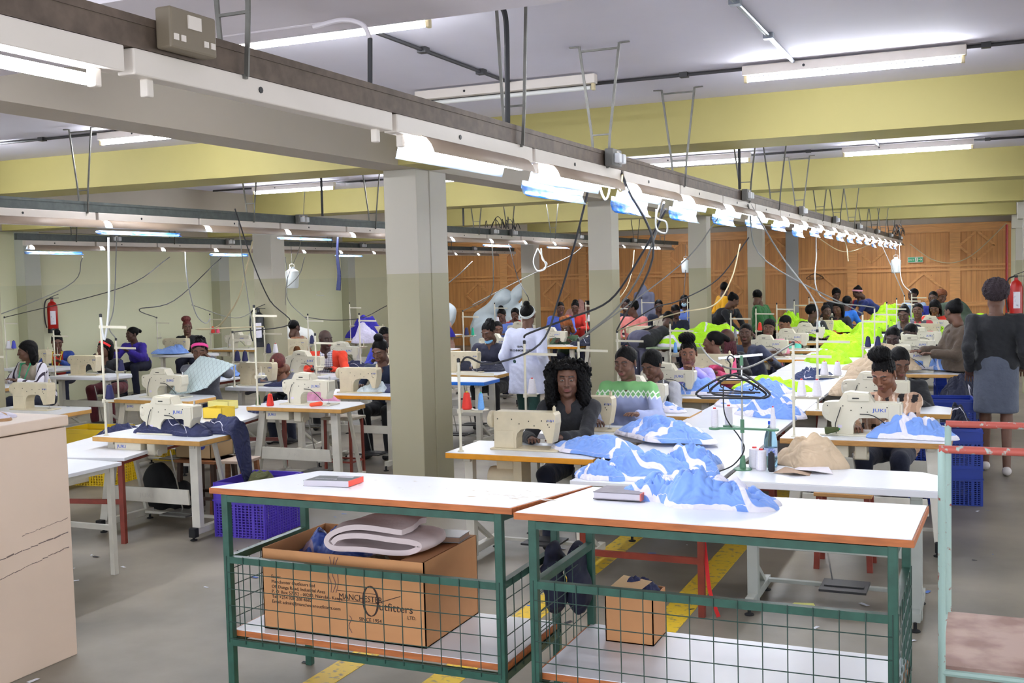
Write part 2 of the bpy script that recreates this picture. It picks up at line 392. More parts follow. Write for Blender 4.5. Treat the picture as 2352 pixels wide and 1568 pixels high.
CL = [('c1', -2.83, 4.3, 1.15, 1, 'top left, above the near lamp rail'), ('c2', -.72, 6.49, 1.15, 1, 'at the upper right, the nearest one there'),
      ('c3', -2.75, 6.24, 1.15, 0, 'above the near lamp rail, the one that is switched off'), ('c4', -5.75, 6.6, 1.15, 1, 'left of the near girder, over the near left bay'),
      ('c5', -7.88, 11.38, 1.15, 1, 'over the left bay, left of the big column'), ('c6', -2.83, 11.25, 1.15, 1, 'behind the near lamp rail, over the second bay'),
      ('c7', -.74, 11.38, 1.15, 1, 'second at the right, beyond the first yellow beam'), ('c8', -2.9, 15.9, 1.15, 1, 'over the third bay, close above the near lamp rail'),
      ('c9', -.74, 16.0, 1.15, 1, 'third at the right, before the farthest yellow beam'), ('c10', -5.95, 11.35, 1.15, 1, 'peeping out right of the big column, under the girder'),
      ('c11', -7.85, 16.0, 1.15, 1, 'right of the big column, over the second left rail'), ('c12', -6.2, 16.0, 1.1, 1, 'just left of the second column'),
      ('c13', -12.75, 11.2, 1.15, 1, 'over the leftmost bay, beneath the left beam'), ('c14', -7.9, 6.46, 1.15, 1, 'cut by the left edge of the picture'),
      ('c15', -2.9, 20.8, 1.15, 1, 'added unseen for light, over the fourth bay, above the near lamp rail'), ('c16', -.74, 20.8, 1.15, 1, 'added unseen for light, over the aisle before the wooden wall'), ('c17', -12.3, 16, 1.15, 1, 'added unseen for light, over the left wall, third bay'), ('c18', -12.3, 21, 1.15, 1, 'added unseen for light, over the left wall, fourth bay'), ('c19', -7.4, 21, 1.15, 1, 'added unseen for light, over the left bay before the wooden wall'), ('c20', -12.0, 6.6, 1.15, 1, 'added unseen for light, over the left wall, nearest bay'), ('c21', -12.3, 25.4, 1.15, 1, 'added unseen for light, in the back left corner'), ('c22', -7.2, 25.4, 1.15, 1, 'added unseen for light, close to the wooden wall at the left'), ('c23', -2.6, 25.4, 1.15, 1, 'added unseen for light, close to the wooden wall at the right'), ('c24', 2.6, 6.5, 1.15, 1, 'added unseen for light, right of the aisle, nearest bay'), ('c25', 2.6, 11.4, 1.15, 1, 'added unseen for light, right of the aisle, second bay')]  # lamps in this row are unseen, added to brighten the darker bays
for n, x, y, L, lit, d in CL:
    if not d: continue
    r = batten('white ceiling batten lamp %s' % d, (x, y, CEIL-.005), L, 'x', lit)
    r.location.z = CEIL-.012
# conduits on the ceiling
m_pipe = mat('dark_conduit', (60, 58, 60), .5); m_pipeg = mat('galvanised_conduit', (150, 156, 164), .35, .5)
def pipe(pts, lab, m=m_pipe, r=.011, clips=True):
    mb = MB().tube(pts, r, 8)
    P = [Vector(p) for p in pts]
    o = tag(mb.build('ceiling_conduit', m, smooth=True), lab, 'conduit')
    if clips:
        for i in range(len(P)-1):
            L = (P[i+1]-P[i]).length; nk = int(L/.9)
            for k in range(1, nk+1):
                q = P[i].lerp(P[i+1], k/(nk+1)); MB().box(q+Vector((-.025, -.025, -.015)), q+Vector((.025, .025, .014))).build('pipe_clip', m, o)
    return o
Z = CEIL-.014
pipe([(-4.2, 6.55, Z), (5, 6.55, Z)], 'dark conduit across the ceiling behind the nearest ceiling lamps')
pipe([(-2.7, 4.4, Z), (-2.7, 6.53, Z)], 'dark conduit running diagonally in view to the switched off lamp')
pipe([(-1.03, 3.3, Z), (-1.03, 6.5, Z)], 'bright galvanised conduit at the top right of the ceiling', m_pipeg)
pipe([(-4.2, 11.5, Z), (5, 11.5, Z)], 'thin dark conduit on the ceiling beyond the first yellow beam')
pipe([(-9.2, 11.5, Z), (-4.7, 11.5, Z)], 'dark conduit on the ceiling over the left bay')
pipe([(-9.2, 6.6, Z), (-4.7, 6.6, Z)], 'dark conduit on the ceiling at the left edge of the picture')
pipe([(-1.0, 8.2, Z), (-1.0, 11.45, Z)], 'short bright conduit behind the first yellow beam', m_pipeg)
pipe([(-2.05, 3.26, 2.84), (-3.6, 3.26, 2.85)], 'painted conduit along the nearest beam', m_beam0, .012)
pipe(spline([at(720, 62, Y=3.18), at(785, 46, Y=3.18), at(832, 56, Y=3.18), at(850, 88, Y=3.18)]), 'pale bent pipe end at the nearest beam above the near rail', m_beam0, .0085, False)
pipe([at(850, 88, Y=3.18), at(850, 208, Y=3.18)], 'black drop pipe under the pale bent pipe end', cable_k, .0085, False)
pipe(spline([at(1142, 14, Y=4.3), at(1156, 22, Y=4.3), at(1163, 60, Y=4.3), at(1165, 160, Y=4.3), at(1166, 292, Y=4.3)]), 'black bent pipe dropping to the lamp rail beside a hanger', cable_k, .012, False)
pipe([(-1.87, 8.98, 3.13), (-1.87, 8.98, 2.6)], 'straight black drop pipe into the near rail beyond the first beam', cable_k, .012, False)
pipe([(-2.9, 17.0, 2.75), (-2.9, 16.0, 2.75)], 'black pipe piece over the far end of the near rail', cable_k, .012, False)
pipe([(-6.3, 9.6, 3.13), (-6.3, 9.6, 2.6)], 'black drop pipe into the middle lamp rail', cable_k, .012, False)
pipe([(-6.3, 12.9, 3.13), (-6.3, 12.9, 2.6)], 'black drop pipe right of the big column', cable_k, .012, False)
pipe([(-6.3, 17.35, 2.8), (-6.3, 17.35, 2.6)], 'black drop pipe near the far end of the middle rail', cable_k, .012, False)

def lamp_rail(X, y0, y1, ys, lab, shades, m, cat='lamp rail', zt=2.585):
    r = empty('lamp_rail', (X, (y0+y1)/2, zt), lab, cat)
    q = (y0+y1)/2
    # C channel
    pr = [(-.022, 0), (.022, 0), (.022, -.02), (.019, -.02), (.019, -.072), (.022, -.072), (.022, -.078), (-.022, -.078), (-.022, 0)]
    MB().prism(pr[:-1], y0-q, y1-q).build('channel', m, r)
    return r
def rail_lamp(X, ya, yb, z, lab, kind, rn, group, g=.10, lip=.13):
    """batten hung along a rail; kind: bare, empty, shade, film"""
    L = yb-ya-.03; yc = (ya+yb)/2
    r = empty('rail_lamp', (X, yc, z), lab, 'lamp', group)
    MB().box((-.025, -L/2, -.062), (.028, L/2, 0), bev=.004).lathe((.028, -L*.1, -.03), [(.009, 0), (.009, .003)], 8, 1, 'x').build('lamp_body', [fix_m, black], r)
    T = L-.14
    for s in (-1, 1): MB().box((-.012, s*T/2-.012, -.105), (.012, s*T/2+.012, -.061), bev=.004).build('lamp_holder', fix_m, r)
    if kind != 'empty':
        MB().lathe((0, 0, -.09), [(.012, -T/2+.012), (.0135, -T/2+.03), (.0135, T/2-.03), (.012, T/2-.012)], 10, 0, 'y').build('fluorescent_tube', tube_e, r, smooth=True)
    if kind in ('shade', 'film'):
        def strip(pts, m, n, y0=-T/2+g, y1=T/2-g*.3+(.12 if g < .05 else 0)):
            vs = []; fs = []
            for y in (y0, y1):
                for a in pts: vs.append((a[0], y, a[1]))
            k = len(pts)
            for i in range(k-1): fs.append((i, i+1, k+i+1, k+i))
            o = MB().add(vs, fs).build(n, m, r, smooth=True)
            sm = o.modifiers.new('thickness', 'SOLIDIFY'); sm.thickness = .0015
            return o
        strip([(.027, -.055), (.05, -.066), (.068, -.088), (.08, -.118)], shade_m, 'reflector')
        strip([(-.027, -.055), (-.05, -.066), (-.068, -.09), (-.08, -lip)], inner_m, 'reflector')
        if kind == 'film':
            hh = random.Random(int(yc*77)).uniform(.04, .085)*(1 if g > .05 else .35)
            strip([(-.08, -.128), (-.088, -.13-hh*.5), (-.078, -.13-hh), (-.06, -.135-hh*1.15)], film_m, 'film_strip', -T/2+g*.3, T/2-g*(1.5+hh*20))
    return r
ysM = [.78, 2.02, 3.267, 4.501, 5.784, 7.0]
while ysM[-1] < 26: ysM.append(ysM[-1]+1.24)
lamp_rail(-1.87, .4, 26.9, ysM, 'long rusty steel lamp rail sweeping from the top left to the far right', 0, rail_m)
ordn = ['nearest', 'second', 'third', 'fourth', 'fifth', 'sixth', 'seventh', 'eighth', 'ninth', 'tenth', 'eleventh', 'twelfth', 'thirteenth', 'fourteenth', 'fifteenth', 'sixteenth', 'seventeenth', 'eighteenth', 'nineteenth', 'twentieth', 'twenty-first', 'twenty-second']
for i in range(len(ysM)-1):
    kind = 'bare' if i == 0 else ('empty' if i == 1 else ('shade' if i == 2 else 'film'))
    lab = {0: 'bare lit tube lamp cut by the left edge under the near rail', 1: 'white batten without a tube under the near rail', 2: 'lit lamp with a tan reflector, first glowing one after the empty batten'}.get(i, '%s lamp along the near rail, lit, with a tan reflector and blue film' % ordn[i])
    rail_lamp(-1.87, ysM[i], ysM[i+1], 2.505, lab, kind, 'near', 'lamps hung along the near rail')
lamp_rail(-6.3, 2.5, 23.6, [], 'dark steel lamp rail across the left bay, second from the camera', 0, rail_d)
y = 2.9; i = 0
while y < 22.8:
    L = 1.185
    rail_lamp(-6.3, y, y+L, 2.505, '%s lamp along the middle rail, lit, with tan reflector' % ordn[i], 'bare' if 14.9 < y < 15.5 or 19.8 < y < 21.4 else ('film' if i % 2 else 'shade'), 'middle', 'lamps hung along the middle rail', .02, .108); y += L; i += 1
lamp_rail(-10.5, 9.5, 24.2, [], 'farthest steel lamp rail along the left wall', 0, rail_d)
y = 9.6; i = 0
while y < 23.2:
    rail_lamp(-10.5, y, y+1.13, 2.505, '%s lamp along the rail by the left wall, lit' % ordn[i], 'empty' if y > 22.5 else ('film' if i % 3 == 0 else 'shade'), 'far', 'lamps hung along the far left rail', .02, .106); y += 1.13; i += 1
# hangers: wide on the ceiling, narrow at the rail
def hanger(X, Y, lab, top=.1, bot=.05, cross=.62, m=steel, zb=2.5):
    h = CEIL-.0; mb = MB()
    for s in (-1, 1):
        mb.bar((X+s*top*1.5, Y, h-.004), (X+s*top, Y, h-.006), .014, .006)
        mb.bar((X+s*top, Y, h-.004), (X+s*bot, Y, zb+.17), .013, .007).bar((X+s*bot, Y, zb+.17), (X+s*(bot-.012), Y, zb), .013, .007)
    mb.bar((X-top, Y, h-.03), (X+top, Y, h-.03), .01).bar((X-bot, Y, zb+.17), (X+bot, Y, zb+.17), .008).bar((X-bot+.012, Y, zb), (X+bot-.012, Y, zb), .012)
    return tag(mb.build('rail_hanger', m), lab, 'hanger', 'hangers of the lamp rails')
for k, y in enumerate((2.45, 4.35, 5.5, 7.08, 9.2, 10.6, 12.05, 13.6, 15.2, 16.9, 18.6, 20.4, 22.1, 24.0, 25.6)):
    hanger(-1.87, y, '%s hanger of the near lamp rail counted from the camera' % ordn[k], .11 if y > 5 else .07)
for k, y in enumerate((6.35, 8.4, 10.6, 13.3, 14.4, 16.1, 18.2, 20.5, 22.4)):
    hanger(-6.3, y, '%s hanger of the middle lamp rail counted from the camera' % ordn[k], .11)
for k, y in enumerate((10.4, 12.2, 14.3, 16.2, 18.6, 20.8, 23)):
    hanger(-10.5, y, '%s hanger of the lamp rail by the left wall' % ordn[k], .08)
# socket boxes on the rails
def socket_box(X, Y, z, lab, m, size=(.03, .075, .045), plugs=2, cords=True, face=1):
    r = empty('socket_box', (X, Y, z), lab, 'socket')
    a, b, c = size
    MB().box((0, -b, -c), (a*1.6, b, c), bev=.006).build('casing', m, r)
    MB().box((a*1.6, -b*.28, c*.1), (a*1.6+.004, b*.28, c*.75)).build('switch', fix_m, r)
    if plugs:
        for s in ((-1, 1) if plugs > 1 else (1,)): MB().box((a*1.6, s*b*.5-.022, -.03), (a*1.6+.03, s*b*.5+.022, .02), bev=.005).build('plug', mat('white_plug', (226, 228, 232), .4), r)
    else:
        for s in (-.8, -.5, .5, .8): MB().box((a*1.6, s*b-.008, -c*.6), (a*1.6+.003, s*b+.008, -c*.3)).build('socket_marking', fix_m, r)
    return r
box_m = mat('olive_grey_box', (122, 110, 92), .5); box_g = mat('grey_socket_box', (120, 118, 114), .5)
socket_box(-1.845, 2.2, 2.565, 'olive metal twin socket box on the near rail at the upper left', box_m, plugs=0, size=(.03, .085, .05))
for k, y in enumerate((5.55, 9.0, 11.9, 14.6, 17.4, 20.3, 23.2, 25.8)):
    socket_box(-1.845, y, 2.55, '%s socket box with plugs on the near rail beyond the olive one' % ordn[k], box_g)
for k, y in enumerate((9.15, 13.75, 14.4, 17.2, 20.2)):
    socket_box(-6.275, y, 2.55, '%s socket box with plugs on the middle rail' % ordn[k], box_g)
for k, y in enumerate((11.05, 13.4, 17.2, 21.9)):
    socket_box(-10.475, y, 2.55, '%s socket box with plugs on the rail by the left wall' % ordn[k], box_g)
# ------------------------------------------------------------------ blended surfaces for bodies, cloth and hair
def _rot(e):
    return np.array(Matrix.Rotation(e[2], 3, 'Z') @ Matrix.Rotation(e[1], 3, 'Y') @ Matrix.Rotation(e[0], 3, 'X'))
class Body:
    """prims: ('c', p, q, r0, r1, k) tapered limb; ('e', c, radii, k[, euler]) ellipsoid; ('-e' ...) cut away"""
    def __init__(s): s.p = []
    def c(s, p, q, r0, r1=None, k=.03): s.p.append(('c', np.array(p, float), np.array(q, float), r0, r1 if r1 is not None else r0, k)); return s
    def e(s, c, r, k=.03, rot=None): s.p.append(('e', np.array(c, float), np.array(r, float), k, rot)); return s
    def cut(s, c, r, k=.01, rot=None): s.p.append(('-', np.array(c, float), np.array(r, float), k, rot)); return s
    def mesh(s, res, noise=None, clip=None):
        lo = np.min([np.minimum(q[1], q[2])-max(q[3], q[4]) if q[0] == 'c' else q[1]-np.max(q[2]) for q in s.p if q[0] != '-'], 0)-res*3-.02
        hi = np.max([np.maximum(q[1], q[2])+max(q[3], q[4]) if q[0] == 'c' else q[1]+np.max(q[2]) for q in s.p if q[0] != '-'], 0)+res*3+.02
        n = np.ceil((hi-lo)/res).astype(int)+1
        ax = [lo[i]+res*np.arange(n[i]) for i in range(3)]
        V = np.full(n, .2, np.float32)
        for q in s.p:
            if q[0] == 'c': a = np.minimum(q[1]-q[3], q[2]-q[4]); b = np.maximum(q[1]+q[3], q[2]+q[4]); k = q[5]
            else: a = q[1]-np.max(q[2]); b = q[1]+np.max(q[2]); k = q[3]
            # taper ends may be wider than either end alone
            if q[0] == 'c': m = max(q[3], q[4]); a = np.minimum(q[1], q[2])-m; b = np.maximum(q[1], q[2])+m
            a = a-k-res*2-.015; b = b+k+res*2+.015
            i0 = np.clip(np.floor((a-lo)/res).astype(int), 0, n-1); i1 = np.clip(np.ceil((b-lo)/res).astype(int)+1, 1, n)
            sl = tuple(slice(i0[j], i1[j]) for j in range(3))
            X = ax[0][sl[0]][:, None, None]; Y = ax[1][sl[1]][None, :, None]; Z = ax[2][sl[2]][None, None, :]
            if q[0] == 'c':
                d = q[2]-q[1]; L2 = max(float(d@d), 1e-9)
                px, py, pz = X-q[1][0], Y-q[1][1], Z-q[1][2]
                t = np.clip((px*d[0]+py*d[1]+pz*d[2])/L2, 0, 1)
                D = np.sqrt((px-t*d[0])**2+(py-t*d[1])**2+(pz-t*d[2])**2)-(q[3]+(q[4]-q[3])*t)
            else:
                px, py, pz = X-q[1][0], Y-q[1][1], Z-q[1][2]
                if q[4] is not None:
                    R = _rot(q[4]).T; px, py, pz = R[0,0]*px+R[0,1]*py+R[0,2]*pz, R[1,0]*px+R[1,1]*py+R[1,2]*pz, R[2,0]*px+R[2,1]*py+R[2,2]*pz
                r = q[2]; k0 = np.sqrt((px/r[0])**2+(py/r[1])**2+(pz/r[2])**2); k1 = np.sqrt((px/r[0]**2)**2+(py/r[1]**2)**2+(pz/r[2]**2)**2)
                D = k0*(k0-1)/np.maximum(k1, 1e-6)
            A = V[sl]
            if q[0] == '-':
                D = -D; h = np.clip(.5-.5*(A-D)/k, 0, 1); V[sl] = A*(1-h)+D*h+k*h*(1-h)
            else:
                h = np.clip(.5+.5*(A-D)/k, 0, 1); V[sl] = A*(1-h)+D*h-k*h*(1-h)
        X, Y, Z = np.meshgrid(*ax, indexing='ij', sparse=True)
        if noise is not None: V = V+noise(X, Y, Z)
        if clip is not None: V = np.maximum(V, clip(X, Y, Z))
        return nets(V, lo, res)
def nets(V, lo, res):
    S = V < 0; n = V.shape
    def cor(A, i, j, k): return A[i:n[0]-1+i, j:n[1]-1+j, k:n[2]-1+k]
    cnt = sum(cor(S, i, j, k).astype(np.int8) for i in (0,1) for j in (0,1) for k in (0,1))
    cells = np.argwhere((cnt > 0) & (cnt < 8))
    if len(cells) == 0: return np.zeros((0, 3)), np.zeros((0, 4), int)
    idx = -np.ones((n[0]-1, n[1]-1, n[2]-1), np.int64); idx[tuple(cells.T)] = np.arange(len(cells))
    acc = np.zeros((len(cells), 3)); m = np.zeros(len(cells))
    for a in range(3):
        b, c = [(1, 2), (0, 2), (0, 1)][a]
        for u in (0, 1):
            for v in (0, 1):
                o = np.zeros(3, int); o[b] = u; o[c] = v; p = cells+o; q = p.copy(); q[:, a] += 1
                v0 = V[tuple(p.T)]; v1 = V[tuple(q.T)]; ok = (v0 < 0) != (v1 < 0)
                t = np.where(ok, v0/np.where(ok, v0-v1, 1), 0); P = o+np.zeros((len(cells), 3)); P[:, a] += t
                acc += P*ok[:, None]; m += ok
    pts = lo+res*(cells+acc/np.maximum(m, 1)[:, None])
    F = []
    for a in range(3):
        b, c = [(1, 2), (2, 0), (0, 1)][a]
        sl0 = [slice(None)]*3; sl1 = [slice(None)]*3; sl0[a] = slice(0, -1); sl1[a] = slice(1, None)
        s0 = S[tuple(sl0)]; s1 = S[tuple(sl1)]
        E = np.argwhere(s0 != s1); E = E[(E[:, b] > 0) & (E[:, c] > 0) & (E[:, b] < n[b]-1) & (E[:, c] < n[c]-1)]
        if not len(E): continue
        fl = s0[tuple(E.T)]
        e0 = E.copy(); e1 = E.copy(); e1[:, b] -= 1; e2 = e1.copy(); e2[:, c] -= 1; e3 = E.copy(); e3[:, c] -= 1
        Q = np.stack([idx[tuple(x.T)] for x in (e0, e1, e2, e3)], 1); Q[~fl] = Q[~fl][:, ::-1]; F.append(Q)
    F = np.concatenate(F); F = F[(F >= 0).all(1)]
    return pts, F
def npmesh(name, parts, mats, parent=None):
    """parts: list of (verts, faces, material index or array)"""
    V = np.concatenate([p[0] for p in parts]); F = []; M = []; k = 0
    for v, f, m in parts:
        F.append(f+k); k += len(v); M.append(np.full(len(f), m) if np.isscalar(m) else m)
    F = np.concatenate(F); M = np.concatenate(M)
    me = bpy.data.meshes.new(name)
    me.vertices.add(len(V)); me.vertices.foreach_set('co', V.astype(np.float32).ravel())
    me.loops.add(F.size); me.loops.foreach_set('vertex_index', F.astype(np.int32).ravel())
    me.polygons.add(len(F)); me.polygons.foreach_set('loop_start', np.arange(0, F.size, 4, dtype=np.int32)); me.polygons.foreach_set('loop_total', np.full(len(F), 4, np.int32))
    for m in mats: me.materials.append(m)
    me.polygons.foreach_set('material_index', M.astype(np.int32)); me.polygons.foreach_set('use_smooth', np.ones(len(F), bool))
    me.update(calc_edges=True)
    o = bpy.data.objects.new(name, me); C.objects.link(o)
    if parent: o.parent = parent
    return o
def wob(a, f, sd=0):
    rs = np.random.RandomState(sd); K = rs.normal(size=(5, 3)); K /= np.linalg.norm(K, axis=1)[:, None]; ph = rs.uniform(0, 6.28, 5)
    def g(X, Y, Z):
        s = 0
        for i in range(5):
            ff = f*(1+.45*i); s = s+np.sin(ff*(K[i,0]*X+K[i,1]*Y+K[i,2]*Z)+ph[i]+1.5*np.sin(ff*.4*(K[i,1]*X+K[i,2]*Y+K[i,0]*Z)))/(1+.4*i)
        return (a*s/2.2).astype(np.float32)
    return g
# head: -Y is the face, origin mid head
HEADS = {}
def head(res, look, male):
    key = (res, look, male)
    if key in HEADS: return HEADS[key]
    b = Body()
    b.e((0, .018, .035), (.074, .094, .083), .02).e((0, -.028, -.025), (.060, .058, .088), .035)
    b.e((0, -.062, -.097), (.022 if not male else .028, .018, .016), .02)
    for s in (-1, 1):
        b.e((s*.042, -.008, -.066), (.018 if not male else .023, .026, .022), .025).e((s*.038, -.062, -.022), (.022, .018, .02), .02)
        b.c((s*.014, -.086, .030), (s*.047, -.072, .033), .008, .007, .012)
    b.cut((-.031, -.100, .010), (.019, .016, .012), .01).cut((.031, -.100, .010), (.019, .016, .012), .01)
    b.c((0, -.086, .022), (0, -.103, -.020), .0065, .0105, .012).e((0, -.105, -.024), (.0115, .010, .009), .006)
    for s in (-1, 1): b.e((s*.0135, -.097, -.027), (.008, .009, .007), .006)
    b.e((0, -.083, -.057), (.028, .014, .02), .012)
    b.e((0, -.0965, -.053), (.022, .007, .0055), .004).e((0, -.0955, -.063), (.019, .0075, .0065), .004)
    b.cut((0, -.104, -.0582), (.020, .006, .0014), .003)
    for s in (-1, 1):
        b.e((s*.0765, .008, 0), (.008, .019, .030), .006, (0, 0, s*.35)).cut((s*.084, .004, .003), (.005, .009, .016), .004)
        b.e((s*.031, -.0750, .009), (.0145, .0125, .0118), .005)
    b.c((0, .012, -.06), (0, .032, -.13), .050, .052, .03)
    V, F = b.mesh(res)
    c = V[F].mean(1); M = np.zeros(len(F), int); x, y, z = c.T; ax = np.abs(x)
    front = y < -.06
    eye = front & ((((ax-.031)/.0115)**2+((z-.009-(0 if look == 'ahead' else -.004))/(.0037 if look == 'ahead' else .0014))**2) < 1)
    M[eye] = 1; iris = eye & ((ax-.031)**2+(z-.009)**2 < .0055**2); M[iris] = 2
    M[front & (y < -.082) & (((x/.021)**2+((z+.058)/.0105)**2) < 1)] = 3
    br = front & (ax > .014) & (ax < .049) & (np.abs(z-(.036-.0035*((ax-.03)/.018)**2)) < .0038); M[br] = 2
    HEADS[key] = (V, F, M); return HEADS[key]
def xform(V, R, t, s=1.0): return (V*s) @ R.T + np.array(t)
HANDS = {}
def hand(res, side):
    """palm down, fingers toward -Y, wrist at origin, thumb to the inner side"""
    key = (res, side)
    if key in HANDS: return HANDS[key]
    b = Body(); s = side
    b.c((0, .02, 0), (0, -.01, 0), .024, .024, .015).e((0, -.05, 0), (.038, .045, .015), .015)
    for i, (x, L, dx) in enumerate(((-.029, .058, -.006), (-.010, .068, -.002), (.010, .073, .001), (.029, .066, .006))):
        x *= -s; dx *= -s
        a = (x, -.080, .004); m = (x+dx, -.080-L*.5, .002-.006*i*.4); e = (x+dx*1.4, -.080-L*.88, -.022)
        b.c(a, m, .0088, .0082, .004).c(m, e, .0082, .0068, .003)
    b.c((s*-.022, -.025, -.004), (s*-.048, -.055, -.010), .012, .0105, .010).c((s*-.048, -.055, -.010), (s*-.046, -.085, -.018), .010, .008, .004)
    V, F = b.mesh(res); HANDS[key] = (V, F); return HANDS[key]

SKIN = {}
def skin(i):
    cols = [(104, 70, 54), (84, 56, 44), (132, 88, 66), (150, 102, 76), (68, 48, 42)]
    return mat('brown_skin_%s' % 'abcde'[i], cols[i], .55, var=.06, scale=14)
eye_w = mat('eye_white', (150, 142, 134), .25); eye_d = mat('dark_iris', (22, 15, 12), .3)
lip_m = mat('lips', (120, 66, 62), .4); hair_m = mat('black_hair', (9, 8, 9), .5, bump=.3, bscale=260, spec=.12)
hair_r = mat('reddish_hair', (112, 38, 34), .5, var=.5, scale=30, bump=.5, bscale=200); hair_o = mat('auburn_braids', (140, 76, 36), .6, var=.4, scale=60, bump=.8, bscale=160)
hair_g = mat('greyish_afro_hair', (60, 48, 54), .9, bump=.8, bscale=200)
def hairs(style, res, hm):
    """hair as blended volumes in head space"""
    b = Body(); noise = None; clip = None
    def cap(th=.003, front=.078, k=.74):
        b.e((0, .020, .037), (.074+th, .095+th, .083+th), .01)
        return lambda X, Y, Z: (front-(Y+.075)*k-9*X*X-Z).astype(np.float32)*.8
    if style in ('short', 'crop'):
        clip = cap(.003 if style == 'crop' else .010, .072, .70); noise = wob(.002, 300)
    elif style in ('bun', 'highbun', 'topknot'):
        clip0 = cap(.004, .079, .74)
        pos, r = {'bun': ((0, .075, .09), .038), 'highbun': ((0, .03, .140), .046), 'topknot': ((0, .045, .128), .034)}[style]
        b.e(pos, (r*1.1, r, r), .012); noise = wob(.0014, 260); clip = clip0
    elif style == 'afrobun':
        clip0 = cap(.003, .076, .72); b.e((-.012, .03, .145), (.082, .07, .056), .015)
        noise = wob(.004, 240); clip = clip0
    elif style == 'afro':
        b.e((0, .03, .055), (.105, .115, .10), .02); noise = wob(.006, 190); clip = lambda X, Y, Z: np.maximum(.050-(Y+.07)*.8-Z, -(Y+.062)-(Z < .05)*0).astype(np.float32)*.8
        clip = lambda X, Y, Z: (.058-(Y+.07)*.75-Z).astype(np.float32)*.8
    elif style == 'curly':
        rs = random.Random(9)
        b.e((0, .045, .055), (.125, .105, .085), .02); b.e((0, .07, -.06), (.13, .06, .12), .03)
        for s in (-1, 1):
            b.e((s*.105, .02, -.03), (.048, .07, .11), .03); b.e((s*.115, .0, -.13), (.042, .055, .075), .03)
        for i in range(230):
            a = rs.uniform(0, 6.283); h = rs.uniform(-.2, .135)
            R = .145 if h < .03 else .145*math.sqrt(max(0, 1-((h-.03)/.12)**2))+.01
            x = R*math.cos(a); y = .045+R*.72*math.sin(a)
            if y < -.015 and abs(x) < .085: continue
            b.e((x, y, h), [rs.uniform(.010, .02)]*3, .004)
        for s in (-1, 0, 1): b.e((s*.045, -.055, .098-abs(s)*.008), (.035, .03, .022), .012)
        noise = wob(.005, 230)
        clip = lambda X, Y, Z: np.where((Y < -.03) & (np.abs(X) < .068) & (Z < .078), .01, -.05).astype(np.float32)
    elif style == 'long':
        clip0 = cap(.010, .060, .5)
        b.e((0, .065, -.04), (.085, .05, .13), .03)
        for s in (-1, 1): b.e((s*.078, .035, -.07), (.025, .045, .11), .02)
        noise = wob(.003, 200)
        clip = lambda X, Y, Z: np.where((Y < .0), (.056-(Y+.075)*1.1-Z)*.7, -.05).astype(np.float32)
    elif style == 'braids':
        clip0 = cap(.007, .060, .6)
        for i in range(9):
            a = -1.2+2.4*i/8; b.c((.075*math.sin(a), .04+.06*math.cos(a), .02), (.1*math.sin(a), .05+.05*math.cos(a), -.2+.03*abs(a)), .013, .009, .008)
        noise = wob(.003, 260); clip = lambda X, Y, Z: np.where(Z > -.02, (.060-(Y+.075)*.6-Z)*.8*(Y < .03), -.05).astype(np.float32)
    elif style == 'pony':
        clip = None; b.e((0, .022, .040), (.081, .10, .086), .01); b.c((0, .10, .07), (0, .155, .03), .026, .03, .02)
        clip = lambda X, Y, Z: (.076-(Y+.075)*.72-9*X*X-Z).astype(np.float32)*.8; noise = wob(.0015, 260)
    elif style == 'puff':
        clip = cap(.004, .078, .74); b.e((.0, .085, .085), (.06, .045, .055), .012); noise = wob(.005, 240)
    elif style == 'scarf':
        b.e((0, .03, .055), (.086, .10, .09), .02); b.c((-.05, .03, .12), (.05, .05, .14), .045, .04, .03); b.c((.06, .06, .05), (.09, .05, -.12), .04, .035, .03)
        noise = wob(.005, 90); clip = lambda X, Y, Z: np.where((Y < .0), (.045-(Y+.075)*.6-Z)*.8, -.05).astype(np.float32)
    return b.mesh(res, noise, clip)
HAIRC = {}
def ik(a, h, l1, l2, pole):
    a = np.array(a, float); h = np.array(h, float); d = h-a; L = np.linalg.norm(d)
    if L > (l1+l2)*.98: h = a+d/L*(l1+l2)*.98; d = h-a; L = np.linalg.norm(d)
    u = d/L; x = (l1*l1-l2*l2+L*L)/(2*L); y = math.sqrt(max(l1*l1-x*x, 1e-6))
    p = np.array(pole, float); p = p-u*(p@u); p /= np.linalg.norm(p)+1e-9
    return a+u*x+p*y, h
